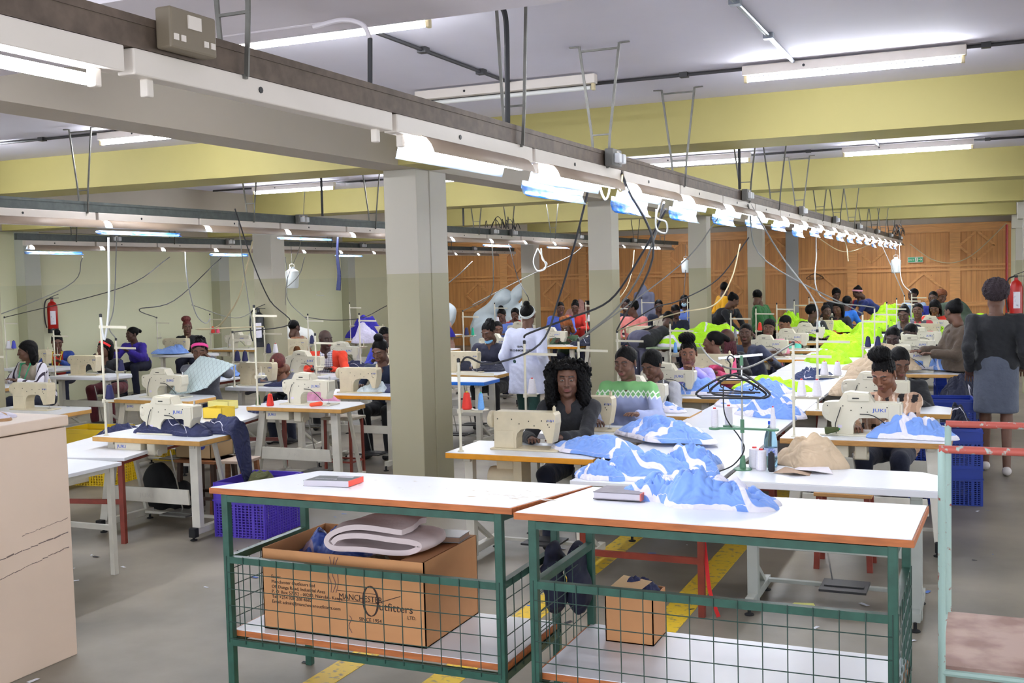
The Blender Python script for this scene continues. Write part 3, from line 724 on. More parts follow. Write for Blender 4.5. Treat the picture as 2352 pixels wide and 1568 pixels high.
def person(label, hx, hy, hz, yaw=0, pose='sit', hair='bun', sk=0, top=None, low=None, sleeve='long', look=(0, 0, 0), hands=None, group=None,
           lod=1, lean=.14, male=False, eyes='down', hm=None, extras=(), wide=1.0, coat=0, shoes=None, collar=None, vest=None, skirt=False, seat=.46, sc=1.0, bust=True):
    """hx, hy, hz: middle of the head; yaw 0 faces the camera's end of the hall (-Y); look: head pitch down, roll, yaw"""
    root = empty('person', (hx, hy, 0), label, 'person', group, yaw)
    res = {0: .0075, 1: .012, 2: .018}[lod]; hres = {0: .0032, 1: .0048, 2: .008}[lod]
    top = top or navy_d; low = low or navy_d
    w_ = .168*wide*(1.08 if male else 1)*sc
    neck = np.array([0, .035+.02*look[0], hz-.155*sc])
    if pose == 'sit': pel = np.array([0, lean+.1, seat+.10])
    elif pose == 'bend': pel = np.array([0, .42+lean, .92])
    else: pel = np.array([0, .05, .93*hz/1.52])
    ch = neck*.72+pel*.28+np.array([0, .01, 0])
    wa = neck*.35+pel*.65
    sh = [neck+np.array([s*w_, .015, -.055*sc]) for s in (-1, 1)]
    if hands is None: hands = ((-.13, -.30, .80), (.13, -.30, .80)) if pose != 'stand' else ((-.24, .0, pel[2]-.08), (.24, .0, pel[2]-.08))
    l1, l2 = .275*sc, .255*sc
    arms = []
    for s, a, h in zip((-1, 1), sh, hands):
        el, wr = ik(a, h, l1, l2, (s*.6, .35, -.7) if pose == 'sit' else (s*.12, .9, -.1)); arms.append((a, el, wr))
    def torso(b, o):
        for s in (-1, 1):
            b.c(pel+[s*.072*wide, 0, 0], wa+[s*.058*wide, 0, 0], .105*wide+o, .088*wide+o, .05)
            b.c(wa+[s*.058*wide, 0, 0], ch+[s*.075*wide, 0, 0], .088*wide+o, .092*sc+o, .05)
            b.c(ch+[s*.075*wide, 0, 0], neck+[s*.06, .01, -.075], .092*sc+o, .056+o, .05)
            b.c(neck+[s*.03, .01, -.05], sh[(s+1)//2], .045+o, .048*sc+o, .04)
            if not male and bust: b.e(ch+[s*.072, -.062, .0], (.062+o, .055+o, .062+o), .04)
        b.e(ch+[0, .0, -.02], (.13*wide+o, .1+o, .14), .05)
    hipz = pel[2]-.03
    if pose == 'sit': legs = [((s*.10, pel[1], hipz-.02), (s*.13, pel[1]-.42, hipz-.01), (s*.12, pel[1]-.36, .07)) for s in (-1, 1)]
    elif pose == 'bend': legs = [((s*.09, pel[1], .88), (s*.10, pel[1]+.01, .48), (s*.10, pel[1]+.04, .07)) for s in (-1, 1)]
    else: legs = [((s*.085, pel[1], hipz-.03), (s*.09, pel[1]-.02-.05*s, .49), (s*.09, pel[1]+.04-.13*s, .08)) for s in (-1, 1)]
    # body
    b = Body(); torso(b, -.014)
    b.c(neck+[0, .012, -.06], neck+[0, 0, .055], .058*sc, .05*sc, .03)
    for s, (a, el, wr) in zip((-1, 1), arms): b.c(a, el, .044*sc, .036*sc, .02).c(el, wr, .036*sc, .025*sc, .015)
    for hp, kn, an in legs: b.c(hp, kn, .078, .05, .03).c(kn, an, .05, .034, .02)
    parts = [b.mesh(res)+(0,)]
    R = np.array(Matrix.Rotation(look[2], 3, 'Z') @ Matrix.Rotation(look[1], 3, 'Y') @ Matrix.Rotation(look[0], 3, 'X'))
    V, F, M = head(hres, eyes, male); hv = (xform(V, R, (0, 0, hz), sc*1.06), F, M); parts.append(hv)
    for s, (a, el, wr) in zip((-1, 1), arms):
        V, F = hand({0: .0035, 1: .006, 2: .009}[lod], s); d = wr-el; d = d/np.linalg.norm(d)
        f = -d; u = np.array([0, 0, 1.]); u = u-f*(u@f)
        if np.linalg.norm(u) < .2: u = np.array([s*1.0, 0, 0]); u = u-f*(u@f)
        u /= np.linalg.norm(u); x = np.cross(f, u); Rh = np.stack([x, f, u], 1); parts.append((xform(V, Rh, wr, .92*sc), F, 0))
    npmesh('body', parts, [skin(sk), eye_w, eye_d, lip_m], root)
    # top
    b = Body(); torso(b, .008)
    hem = pel[2]-.08 if not coat else coat
    if coat:
        b.c(pel+[-.07, 0, -.05], (-.10, pel[1], coat), .12, .14, .06).c(pel+[.07, 0, -.05], (.10, pel[1], coat), .12, .14, .06).e((0, pel[1], (pel[2]+coat)/2), (.2, .15, .35), .06)
    for s, (a, el, wr) in zip((-1, 1), arms):
        if sleeve == 'long': b.c(a, el, .060*sc, .050*sc, .025).c(el, wr-(wr-el)*.06, .050*sc, .038*sc, .02)
        elif sleeve == 'short': m = a+(el-a)*.62; b.c(a, m, .062*sc, .056*sc, .025)
        elif sleeve == 'loose': b.c(a, el, .066*sc, .060*sc, .03).c(el, wr-(wr-el)*.08, .060*sc, .052*sc, .03)
    if collar == 'hood': b.e(neck+[0, .075, -.035], (.105, .065, .06), .03).c(neck+[-.07, .0, -.05], neck+[-.02, -.07, -.13], .026, .018, .02).c(neck+[.07, .0, -.05], neck+[.02, -.07, -.13], .026, .018, .02)
    if collar == 'crew': b.c(neck+[0, .01, -.05], neck+[0, .003, -.012], .066, .062, .015)
    if collar == 'shirt':
        for s in (-1, 1): b.c(neck+[s*.055, .03, -.01], neck+[s*.03, -.062, -.075], .016, .012, .01)
    b.cut(neck+[0, -.095, -.065], (.042 if collar != 'crew' else .03, .05, .07 if collar != 'crew' else .02), .02)
    sd = int(abs(hx*131+hy*37)) % 997
    top_z = neck[2]+(.012 if collar else -.012)
    fold = wob(.0058 if lod < 2 else .004, 38, sd)
    V, F = b.mesh(res, fold, lambda X, Y, Z: np.maximum(hem-Z, np.where(np.abs(X) < .075, Z-top_z, -.1)).astype(np.float32))
    c = V[F].mean(1); M = np.zeros(len(F), int); tm = [top]
    if vest: tm.append(vest[0]); M[vest[1](c-np.array([0, ch[1], ch[2]]))] = 1
    npmesh('top', [(V, F, M)], tm, root)
    # trousers or skirt
    b = Body()
    if skirt:
        b.c(pel+[-.06, 0, 0], (-.07, pel[1], .6), .13, .125, .06).c(pel+[.06, 0, 0], (.07, pel[1], .6), .13, .125, .06)
        V, F = b.mesh(res*1.3, wob(.004, 24, sd), lambda X, Y, Z: (.56-Z).astype(np.float32)*1.0)
        npmesh('skirt', [(V, F, 0)], [low], root)
    else:
        b.c(pel+[-.06, 0, .02], pel+[.06, 0, .02], .118*wide, .118*wide, .04)
        for hp, kn, an in legs: b.c(hp, kn, .092, .068, .035).c(kn, an, .066, .054, .02)
        V, F = b.mesh(res*1.4, wob(.004, 30, sd+3)); npmesh('trousers', [(V, F, 0)], [low], root)
    sb = MB()
    for hp, kn, an in legs:
        b = Body(); b.c((an[0], an[1]+.03, .045), (an[0], an[1]-.13, .035), .042, .034, .02)
        V, F = b.mesh(.012, None, lambda X, Y, Z: (.003-Z).astype(np.float32)); npmesh('shoe', [(V, F, 0)], [shoes or black], root)
    if hair:
        k = (hair, hres)
        if k not in HAIRC: HAIRC[k] = hairs(hair, hres*1.15 if hair != 'curly' else .0045, None)
        V, F = HAIRC[k]
        npmesh('headscarf' if hair == 'scarf' else 'hair', [(xform(V, R, (0, 0, hz), sc*1.06), F, 0)], [hm or hair_m], root)
    Rt = Matrix.Translation((0, 0, hz)) @ Matrix(R.tolist()).to_4x4() @ Matrix.Scale(sc, 4)
    for ex in extras:
        kind, m = ex[0], ex[1]
        b = Body()
        if kind == 'headband':
            b.e((0, .020, .037), (.086, .107, .095), .01); V, F = b.mesh(.005, None, lambda X, Y, Z: (np.abs((Z-.07)*.75+(Y+.02)*.62)-.016).astype(np.float32)); n = 'headband'
        elif kind == 'mask':
            b.e((0, -.07, -.052), (.052, .045, .046), .01); V, F = b.mesh(.005); n = 'face_mask'
        elif kind == 'chinmask':
            b.e((0, -.045, -.098), (.050, .055, .028), .01); V, F = b.mesh(.005); n = 'face_mask'
        elif kind == 'tape':
            b.c((-.075, -.03, -.16), (-.05, -.14, -.45), .008, .008, .01).c((.075, -.03, -.16), (.03, -.14, -.42), .008, .008, .01).c((-.075, -.03, -.16), (0, .08, -.14), .008).c((.075, -.03, -.16), (0, .08, -.14), .008); V, F = b.mesh(.005); n = 'tape_measure'
            npmesh(n, [(V+np.array([0, 0, hz]), F, 0)], [m], root); continue
        elif kind == 'earring':
            b.e((-.083, 0, -.035), (.006, .006, .009), .002).e((.083, 0, -.035), (.006, .006, .009), .002); V, F = b.mesh(.004); n = 'earrings'
        npmesh(n, [(xform(V, R, (0, 0, hz), sc*1.06), F, 0)], [m], root)
    return root
# ------------------------------------------------------------------ sewing tables, machines, stands, stools
juki_b = mat('blue_logo_paint', (40, 84, 190), .4); ghost = mat('embossed_logo', (196, 192, 182), .5)
TT = .76
def sewing_table(label, edge=tan_edge, stand=stand_m, W=1.08, D=.545, box='juki', tray=None, motor=False, group=None, old=False):
    """origin at the floor below the front left corner; front faces -Y"""
    r = empty('sewing_table', (0, 0, 0), label, 'table', group)
    bev = .05
    top = [(0, 0), (W-.0, 0), (W, D-.12), (W-.12, D), (0, D)]
    MB().prism(top, TT-.040, TT-.003, 0, 'z').build('table_edge', edge, r, bevel=.004)
    MB().prism([(.002, .002), (W-.002, .002), (W-.002, D-.121), (W-.121, D-.002), (.002, D-.002)], TT-.003, TT, 0, 'z').build('table_top', white_top, r)
    for s, x in ((-1, .13), (1, W-.13)):
        mb = MB().bar((x+s*.0, .10, TT-.04), (x-s*-.06, .03, .09), .05, .075, up=(1, 0, 0)) if not old else MB().bar((x, .12, TT-.04), (x, .12, .03), .06, .06, up=(1, 0, 0))
        mb.bar((x+(s*.06 if not old else 0), -.0, .07), (x+(s*.03 if not old else 0), .52, .07), .05, .05).bar((x, .06, TT-.055), (x, .5, TT-.055), .05, .03)
        if not old: mb.bar((x+s*.03, .46, .09), (x+s*.02, .30, TT-.05), .03, .03)
        else: mb.bar((x, .12, .28), (x, .46, .06), .03, .03)
        for yy in (-.01, .51): mb.lathe((x+s*.045 if not old else x, yy, 0), [(.028, 0), (.028, .008), (.010, .012), (.010, .05)], 10, 1)
        leg = mb.build('leg', [stand, rubber], r, bevel=.004)
        if not old:
            MB().box((x+s*.06-.03, -.05, .03), (x+s*.06+.03, .0, .10), bev=.006).build('rubber_foot', rubber, leg)
    if not old:
        MB().prism([(.14, .26), (W-.14, .26), (W-.15, .375), (.15, .375)], .018, .04).build('cross_panel', stand, r, bevel=.004)
        text('JUKI', .05, ghost, r, (W/2-.09, .0175, .298), (math.pi/2, 0, 0), 'embossed_logo', sx=1.5)
        MB().bar((.13, .42, .08), (W-.13, .42, .08), .03, .02).build('foot_rail', stand, r)
    else:
        MB().box((.13, .10, .36), (W-.13, .125, .44)).build('cross_panel', stand, r, bevel=.003)
        MB().bar((.13, .46, .08), (W-.13, .46, .08), .035, .02).build('foot_rail', stand, r)
    ped = MB().box((W*.42, .22, .105), (W*.42+.26, .46, .118)).box((W*.42+.02, .3, .118), (W*.42+.24, .34, .124)).build('treadle', black if old else steel, r)
    MB().bar((W*.42+.05, .44, .11), (W*.40, .40, TT-.16), .008).build('treadle_rod', chrome, r)
    if box:
        MB().box((.20, .03, TT-.125), (.46, .22, TT-.042), bev=.006).build('control_box', cream, r)
        if box == 'juki': text('JUKI', .034, juki_b, r, (.225, .029, TT-.085), (math.pi/2, 0, 0), 'logo', sx=1.4)
        MB().box((.50, .05, TT-.14), (.58, .2, TT-.042), bev=.01).lathe((.54, .1, TT-.12), [(.03, -.05), (.03, .05)], 12, 0, 'x').build('motor', cream, r)
    if motor: MB().lathe((.36, .22, TT-.19), [(.0, -.12), (.07, -.12), (.075, -.1), (.075, .08), (.06, .11), (.0, .11)], 18, 0, 'x').box((.3, .18, TT-.13), (.42, .26, TT-.04)).box((.44, .14, TT-.30), (.50, .3, TT-.05)).build('motor', cream2, r, smooth=True)
    if tray: MB().box((W-.42, .1, TT-.13), (W-.08, .44, TT-.041), bev=.012).build('tray', tray, r)
    return cache(r)
OLD = [(0,0),(.165,0),(.165,.08),(.175,.115),(.20,.14),(.245,.15),(.33,.15),(.355,.14),(.385,.075),(.392,.055),(.428,.055),(.442,.12),(.454,.19),(.452,.245),(.438,.262),(.012,.262),(0,.25)]
NEW = [(.06,0),(.205,0),(.205,.07),(.215,.10),(.245,.125),(.42,.13),(.44,.12),(.458,.06),(.498,.06),(.515,.12),(.53,.14),(.53,.225),(.52,.235),(.345,.238),(.325,.27),(.305,.30),(.18,.31),(.14,.30),(.105,.24),(.02,.235),(0,.215),(0,.14),(.02,.11),(.055,.095)]
def machine(label, kind='new', group=None, logo=True, m=None):
    """origin on the table top under the left end of the machine, centre of its bed"""
    r = empty('sewing_machine', (0, 0, TT), label, 'sewing machine', group); m = m or (cream if kind == 'new' else cream2)
    P = NEW if kind == 'new' else OLD; L = P[11][0] if kind == 'new' else .454
    MB().box((-.02, -.089, 0), (L+.02, .089, .012), bev=.004).build('bed', m, r)
    mb = MB().prism(P, -.058, .050)
    for x, z in ((L-.03, .20), (L-.055, .18), (L-.045, .165), (L-.06, .205), (.19, .18), (.26, .20), (.3, .17), (.03, .21), (.135, .21), (L-.10, .205)): mb.lathe((x, -.059, z), [(.0045, -.003), (.0045, .002)], 7, 1, 'y')
    mb.build('arm', [m, black], r, smooth=False, bevel=.010)
    if kind == 'new':
        MB().lathe((.045, 0, .172), [(.0, -.055), (.04, -.055), (.062, -.04), (.066, -.01), (.06, .0)], 20, 0, 'x').build('handwheel', m, r, smooth=True)
        MB().box((.165, -.068, .243), (.318, -.055, .296), bev=.006).build('motor_cover', m, r)
        MB().box((.20, -.0705, .262), (.245, -.067, .270)).build('vent', black, r)
        MB().prism([(.44,.075),(.50,.075),(.515,.13),(.515,.225),(.44,.225)], -.064, -.056).build('side_plate', m, r, bevel=.003)
        MB().tube(spline([(.12, -.062, .20), (.11, -.075, .16), (.085, -.07, .08), (.09, -.07, .015)]), .003, 6).build('cord', black, r)
        MB().tube(spline([(.25, -.06, .155), (.33, -.075, .15), (.40, -.08, .11), (.46, -.07, .05)]), .0035, 6).build('lamp_cord', black, r)
        MB().lathe((.50, 0, .235), [(.008, 0), (.008, .03), (.004, .034)], 8).build('thread_guide', chrome, r)
        nx = .478
    else:
        MB().lathe((-.03, 0, .20), [(.0, -.02), (.055, -.02), (.06, -.01), (.06, .01), (.05, .02), (.03, .03)], 20, 0, 'x').build('handwheel', m, r, smooth=True)
        MB().box((.012, -.062, .012), (.15, -.056, .13), bev=.003).build('side_plate', m, r)
        MB().lathe((.425, 0, .262), [(.011, 0), (.012, .03), (.006, .034), (.006, .04)], 10).build('thread_guide', m, r)
        nx = .41
    MB().lathe((nx, 0, .012), [(.0015, 0), (.0015, .05), (.005, .055), (.005, .075)], 6).box((nx-.012, -.01, .012), (nx+.012, .012, .018)).build('needle_bar', chrome, r)
    MB().box((nx-.02, -.015, .0125), (nx+.02, .015, .0135)).build('needle_plate', chrome, r)
    if logo: text('JUKI', .034 if kind == 'new' else .02, juki_b, r, (.335, -.0589, .172) if kind == 'new' else (.392, -.0589, .20), (math.pi/2, 0, 0), 'logo', sx=1.4)
    MB().box((.10, -.0595, .055), (.128, -.058, .075)).build('label', mat('lilac_label', (216, 206, 226), .5), r)
    return cache(r)
def thread_stand(label, h=.62, arm=.26, trays=1, rot=0, group=None, m=None):
    """origin on the table top at the pole foot"""
    m = m or cream; r = empty('thread_stand', (0, 0, TT), label, 'thread stand', group)
    MB().lathe((0, 0, 0), [(.022, 0), (.022, .006), (.011, .01), (.0095, .03), (.0095, h), (.0085, h+.004)], 10).build('pole', m, r, smooth=True)
    MB().lathe((0, 0, h), [(.0115, -.012), (.012, .012), (.004, .016)], 8).build('cap', black, r)
    MB().box((-.012, -.012, h-.10), (.012, .012, h-.075)).prism([(0, h-.097), (arm, h-.103), (arm, h-.083), (0, h-.078)], -.004, .004).build('guide_arm', m, r)
    if trays:
        MB().box((-.014, -.014, .262), (.014, .014, .292)).box((0, -.007, .27), (.17 if trays > 1 else .09, .007, .283)).build('tray_arm', m, r)
        for k in range(trays):
            MB().lathe((.055+k*.105, -.0, .283), [(.008, 0), (.05, .004), (.052, .008), (.050, .008), (.004, .006), (.003, .10)], 18).build('spool_tray', m, r, smooth=True)
    return cache(r)
CONE = {}
def cone_mat(n, c): return mat(n+'_thread', c, .65, var=.12, scale=60, stretch=(1, 1, 14))
thr = {'red': cone_mat('red', (225, 52, 38)), 'light blue': cone_mat('light_blue', (108, 164, 226)), 'white': cone_mat('white', (232, 228, 236)), 'navy': cone_mat('navy', (32, 34, 84)),
       'green': cone_mat('dark_green', (50, 82, 40)), 'neon': cone_mat('neon', (170, 236, 20)), 'teal': cone_mat('teal', (20, 168, 130)), 'black': cone_mat('black', (26, 26, 34)),
       'royal blue': cone_mat('royal', (70, 76, 186)), 'grey': cone_mat('grey', (150, 154, 160)), 'pink': cone_mat('pink', (240, 92, 132)), 'olive': cone_mat('olive', (62, 72, 26))}
ctip = {'red': mat('yellow_core', (210, 190, 60), .5), 'white': mat('red_core', (220, 60, 60), .5), 'green': thr['teal'], 'light blue': mat('green_core', (60, 200, 170), .5), 'olive': thr['teal']}
def cone(loc, col, desc, r=.034, h=.11, shape='cone', rot=None, group=None):
    k = (col, shape, r, h)
    if k not in CONE:
        c = MB()
        t = .55 if shape == 'cone' else .92; 
        core = ctip.get(col, black)
        MB_ = MB().lathe((0, 0, 0), [(r*.8, 0), (r*.86, .006), (r, .008), (r*t, h-.008), (r*t*.6, h-.004)], 18).build('winding', thr[col])
        me1 = MB_.data; bpy.data.objects.remove(MB_)
        MB_ = MB().lathe((0, 0, 0), [(r*.45, -.0), (r*.45, .004), (r*t*.42, h-.01), (r*t*.42, h+.004), (r*t*.25, h+.004)], 12).build('core', core)
        me2 = MB_.data; bpy.data.objects.remove(MB_)
        CONE[k] = (me1, me2)
    me1, me2 = CONE[k]
    rt = bpy.data.objects.new('thread_cone', me1); C.objects.link(rt); rt.location = loc
    if rot: rt.rotation_euler = rot
    tag(rt, desc, 'thread cone', group or 'thread cones')
    c = bpy.data.objects.new('cone_core', me2); C.objects.link(c); c.parent = rt
    return rt
def stool(label, kind='wood', seat=wood_d, S=.34, h=.46, leg=wood_d, group=None):
    r = empty('stool', (0, 0, 0), label, 'stool', group); a = S/2
    MB().box((-a, -a*.8, h-.025), (a, a*.8, h), bev=.004).build('seat', seat, r)
    lw = .035 if kind == 'wood' else .022; sp = 1.08 if kind == 'wood' else 1
    P = []
    for sx in (-1, 1):
        for sy in (-1, 1):
            p = (sx*a*.82, sy*a*.64, h-.025); q = (sx*a*.82*sp*1.04, sy*a*.64*sp*1.04, 0); P.append((p, q))
            MB().bar(p, q, lw, lw).build('leg', leg, r)
    for i, j in ((0, 1), (2, 3), (0, 2), (1, 3)):
        a1 = Vector(P[i][0]).lerp(Vector(P[i][1]), .68); b1 = Vector(P[j][0]).lerp(Vector(P[j][1]), .68); MB().bar(a1, b1, lw*.7, lw*.7).build('rung', leg, r)
    return cache(r)
BANDM = {}
def band_mat(m1, m2, width):
    k = (m1.name, m2.name, width)
    if k in BANDM: return BANDM[k]
    m = m1.copy(); m.name = m1.name+'_banded'; nt = m.node_tree; b = nt.nodes['Principled BSDF']; N = nt.nodes.new; L = nt.links.new
    at_ = N('ShaderNodeAttribute'); at_.attribute_name = 'band'; at_.attribute_type = 'GEOMETRY'
    a = N('ShaderNodeMath'); a.operation = 'ABSOLUTE'; L(at_.outputs['Fac'], a.inputs[0])
    mr = N('ShaderNodeMapRange'); mr.inputs[1].default_value = width-.02; mr.inputs[2].default_value = width+.02; mr.inputs[3].default_value = 1; mr.inputs[4].default_value = 0; L(a.outputs[0], mr.inputs[0])
    mx = N('ShaderNodeMix'); mx.data_type = 'RGBA'; L(mr.outputs[0], mx.inputs[0])
    src = b.inputs['Base Color'].links[0].from_socket if b.inputs['Base Color'].links else None
    if src: L(src, mx.inputs[6])
    else: mx.inputs[6].default_value = b.inputs['Base Color'].default_value
    mx.inputs[7].default_value = m2.node_tree.nodes['Principled BSDF'].inputs['Base Color'].default_value
    L(mx.outputs[2], b.inputs['Base Color'])
    tc = N('ShaderNodeTexCoord'); n1 = N('ShaderNodeTexNoise'); n1.inputs['Scale'].default_value = 9; n1.inputs['Detail'].default_value = 1; n1.inputs['Distortion'].default_value = 2.2; L(tc.outputs['Object'], n1.inputs['Vector'])
    bp = N('ShaderNodeBump'); bp.inputs['Strength'].default_value = .7; bp.inputs['Distance'].default_value = .03; L(n1.outputs[0], bp.inputs['Height']); L(bp.outputs[0], b.inputs['Normal'])
    BANDM[k] = m; return m
# garment heaps: a folded, thick cloth surface that rests on z, may hang over a straight edge
def heap(label, cx, cy, z, a, b, H, seed, m1=cloth_blue, m2=cloth_white, white=.12, rot=0, edge=None, n=96, k=16, name='garment', cat='garment', group=None, fold=.35, ragged=.25, drop=.3):
    rs = np.random.RandomState(seed); ns = n; nr = max(12, n//2)
    th = np.linspace(0, 2*np.pi, ns, endpoint=False)
    rr = 1+ragged*sum(np.sin((i+2)*th+rs.uniform(0, 6.28))/(i+1.5) for i in range(4))
    rho = np.linspace(0, 1, nr)
    P, T = np.meshgrid(rho, th, indexing='ij'); R = P*rr[None, :]
    x = a*R*np.cos(T); y = b*R*np.sin(T)
    env = np.clip(1-P**4.5, 0, 1)**.8*(1-.35*P**2)
    s = max(a, b); f = np.zeros_like(x)
    for i in range(5):
        an = rs.uniform(0, np.pi); kk = k*(.6+.35*i)/s*.4; ph = rs.uniform(0, 6.28)
        u = x*np.cos(an)+y*np.sin(an); v = -x*np.sin(an)+y*np.cos(an)
        f += np.abs(np.sin(kk*u+ph+1.6*np.sin(kk*.45*v+ph*2)))**.75/(1+.5*i)
    f /= 2.0
    lump = sum(np.exp(-(((x-rs.uniform(-.6, .6)*a)/(a*.33))**2+((y-rs.uniform(-.6, .6)*b)/(b*.33))**2)) for _ in range(5))
    h = H*env*(.22+.38*np.minimum(lump, 1.6)/1.4+fold*(f-.15))+.006*(P < 1)
    c, sn = math.cos(rot), math.sin(rot)
    X = x*c-y*sn+cx; Y = x*sn+y*c+cy; Z = z+h
    if edge is not None:   # ('x', value) cloth beyond hangs down
        over = X-edge; ov = np.clip(over, 0, None); Z = Z-ov*1.9*(ov > 0)-np.clip(ov*6, 0, .03); X = np.where(over > 0, edge+ov*drop+.012, X)
    V = np.stack([X, Y, Z], -1).reshape(-1, 3)
    F = []
    i, j = np.meshgrid(np.arange(nr-1), np.arange(ns), indexing='ij'); j2 = (j+1) % ns
    F = np.stack([i*ns+j, (i+1)*ns+j, (i+1)*ns+j2, i*ns+j2], -1).reshape(-1, 4)
    # underside, slightly inside
    Vb = V.copy().reshape(nr, ns, 3); 
    Vb[..., 2] = np.where(P < 1, np.minimum(Vb[..., 2]-.005, z+.001) if edge is None else Vb[..., 2]-.006, Vb[..., 2]-.003)
    Vb = Vb.reshape(-1, 3); Fb = F[:, ::-1]+len(V)
    e = np.arange(ns); e2 = (e+1) % ns; o = (nr-1)*ns
    Fe = np.stack([o+e, len(V)+o+e, len(V)+o+e2, o+e2], -1)
    u_ = (x*c-y*sn)/s; v_ = (x*sn+y*c)/s; r1 = rs.uniform(0, 6, 4)
    q = np.sin(2.1*u_+1.8*v_*rs.uniform(-1, 1)+1.1*np.sin(2.6*v_+r1[0])+.35*np.sin(9*u_+r1[1])+r1[2]+2.2*h/max(H, .01)*.5)-.35
    q = np.where(P > .93, np.minimum(np.abs(q), .5+.5*(np.sin(T*2+seed) < -.1)-.45*(white > .1)), q)
    if white <= 0: q = q*0+9
    nv = np.concatenate([q.reshape(-1), q.reshape(-1)])
    o_ = npmesh(name, [(np.concatenate([V, Vb]), np.concatenate([F, Fb, Fe]), 0)], [band_mat(m1, m2, round(white*.62, 3))])
    at_ = o_.data.attributes.new('band', 'FLOAT', 'POINT'); at_.data.foreach_set('value', nv.astype(np.float32))
    return tag(o_, label, cat, group)
def cable(pts, lab, m=cable_k, r=.006, group=None, name='power_cable', sp=True):
    return tag(MB().tube(spline(pts) if sp else pts, r, 7).build(name, m, smooth=True), lab, 'cable', group)
#LAYOUT
# ------------------------------------------------------------------ sewing stations
SX = {}
EDGE = {'orange': orange_edge, 'tan': tan_edge, 'ply': ply, 'white': mat('white_edge', (222, 222, 228), .4), 'blue': mat('blue_edge', (36, 120, 225), .4)}
PT = {}; PM = {}; PS = {}
def station(x, y, where, edge='tan', kind='new', cones=(), W=1.08, stand=True, mach=True, tray=None, old=False, h=.62, box='juki', motor=False, frame=None, sdx=.09, sdy=.06, mx=.27, stl=None, arm=.26):
    k = (edge, W, old, box, motor, tray is not None, id(frame))
    lab = '%s sewing table %s' % ({'ply': 'plywood edged', 'tan': 'tan edged', 'blue': 'white topped'}.get(edge, edge+' edged'), where)
    if k not in PT: PT[k] = sewing_table(lab, EDGE[edge], frame or stand_m, W=W, old=old, box=box, motor=motor, tray=tray, group='sewing tables'); o = PT[k]; o.location = (x, y, 0)
    else: o = copy_tree(PT[k], (x, y, 0), 0, lab, 'sewing tables')
    if mach:
        lab = '%s sewing machine %s' % ('cream' if kind == 'new' else 'square cream', where)
        if kind not in PM: PM[kind] = machine(lab, kind, 'sewing machines'); PM[kind].location = (x+mx, y+.27, TT)
        else: copy_tree(PM[kind], (x+mx, y+.27, TT), 0, lab, 'sewing machines')
    if stand:
        nt_ = 2 if len(cones) > 1 or mach is False else 1
        kk = (nt_, h, arm); lab = 'cream thread stand on the table %s' % where; lab = lab if len(lab.split()) < 17 else 'cream thread stand ' + where
        if kk not in PS: PS[kk] = thread_stand(lab, h=h, trays=nt_, arm=arm, group='thread stands'); PS[kk].location = (x+sdx, y+sdy, TT)
        else: copy_tree(PS[kk], (x+sdx, y+sdy, TT), 0, lab, 'thread stands')
        for i, c in enumerate(cones):
            tall = c in ('light blue', 'teal', 'green', 'grey')
            cone((x+sdx+.055+.105*i, y+sdy, TT+.291), c, '%s%s cone at the machine %s' % ('' if cones.count(c) < 2 else ('left ' if i == 0 else 'right '), c, where), r=.024 if tall else .036, h=.115 if tall else .118, group='thread cones on stands')
    if stl: 
        o = stl('stool %s' % where)
    return (x, y)
A = [('orange', 'old', -3.38, 6.54, 'in front of the curly-haired woman in black', ('red', 'light blue')),
     ('white', 'old', -3.30, 7.50, 'of the woman in the green zigzag sweater', ('white',)),
     ('tan', 'new', -3.30, 8.68, 'of the person in the grey hooded jacket', ('light blue',)),
     ('tan', 'new', -3.36, 9.92, 'of the woman in the purple tie-dye hoodie', ('grey',)),
     ('tan', 'old', -3.30, 11.6, 'of the woman in the pink hooded jacket', ('light blue',)),
     ('orange', 'new', -3.24, 14.4, 'of the woman in the pink and white top', ('grey',)),
     ('tan', 'new', -3.2, 15.9, 'of the person in the peach and turquoise top', ('red',)),
     ('tan', 'new', -3.2, 17.6, 'of the person in the black and white jacket', ('neon', 'neon')),
     ('tan', 'old', -3.2, 19.3, 'of the person in the navy and red top', ('neon',)),
     ('tan', 'new', -3.2, 21.0, 'at the back left of the neon garments', ('teal',))]
for e, k, x, y, wh, cn in A:
    station(x, y, wh, e, k, cn, W=1.06, tray=cream if k == 'new' and y < 10 else None, old=(k == 'old'), motor=(y == 6.54), box=None if k == 'old' else 'juki', h=.62 if y != 7.5 else .68)
B = [('ply', 'new', -1.35, 7.72, 'of the woman in the brown plaid shirt', ('white', 'white')),
     ('tan', 'new', -1.40, 9.25, 'of the person behind the plaid shirt', ('white', 'white')),
     ('tan', 'new', -1.38, 12.6, 'of the man in beige', ('navy', 'navy')),
     ('tan', 'new', -1.42, 14.4, 'of the man in dark grey', ('neon',)),
     ('tan', 'new', -1.42, 16.2, 'of the woman in dark blue', ('neon', 'grey')),
     ('tan', 'old', -1.42, 18.0, 'of the person in red with a grey vest', ('neon', 'neon')),
     ('tan', 'new', -1.42, 19.7, 'of the woman in the bright red top', ('neon', 'neon')),
     ('tan', 'new', -1.42, 21.6, 'of the man in pale blue by the wooden wall', ('neon',))]
for e, k, x, y, wh, cn in B: station(x, y, wh, e, k, cn, W=1.12, h=.66, old=(k == 'old'), box='juki' if k == 'new' else None)
station(-1.37, 6.08, 'without a machine, on grey legs', 'white', cones=(), W=1.14, mach=False, stand=False, old=True, frame=grey_paint, box=None)
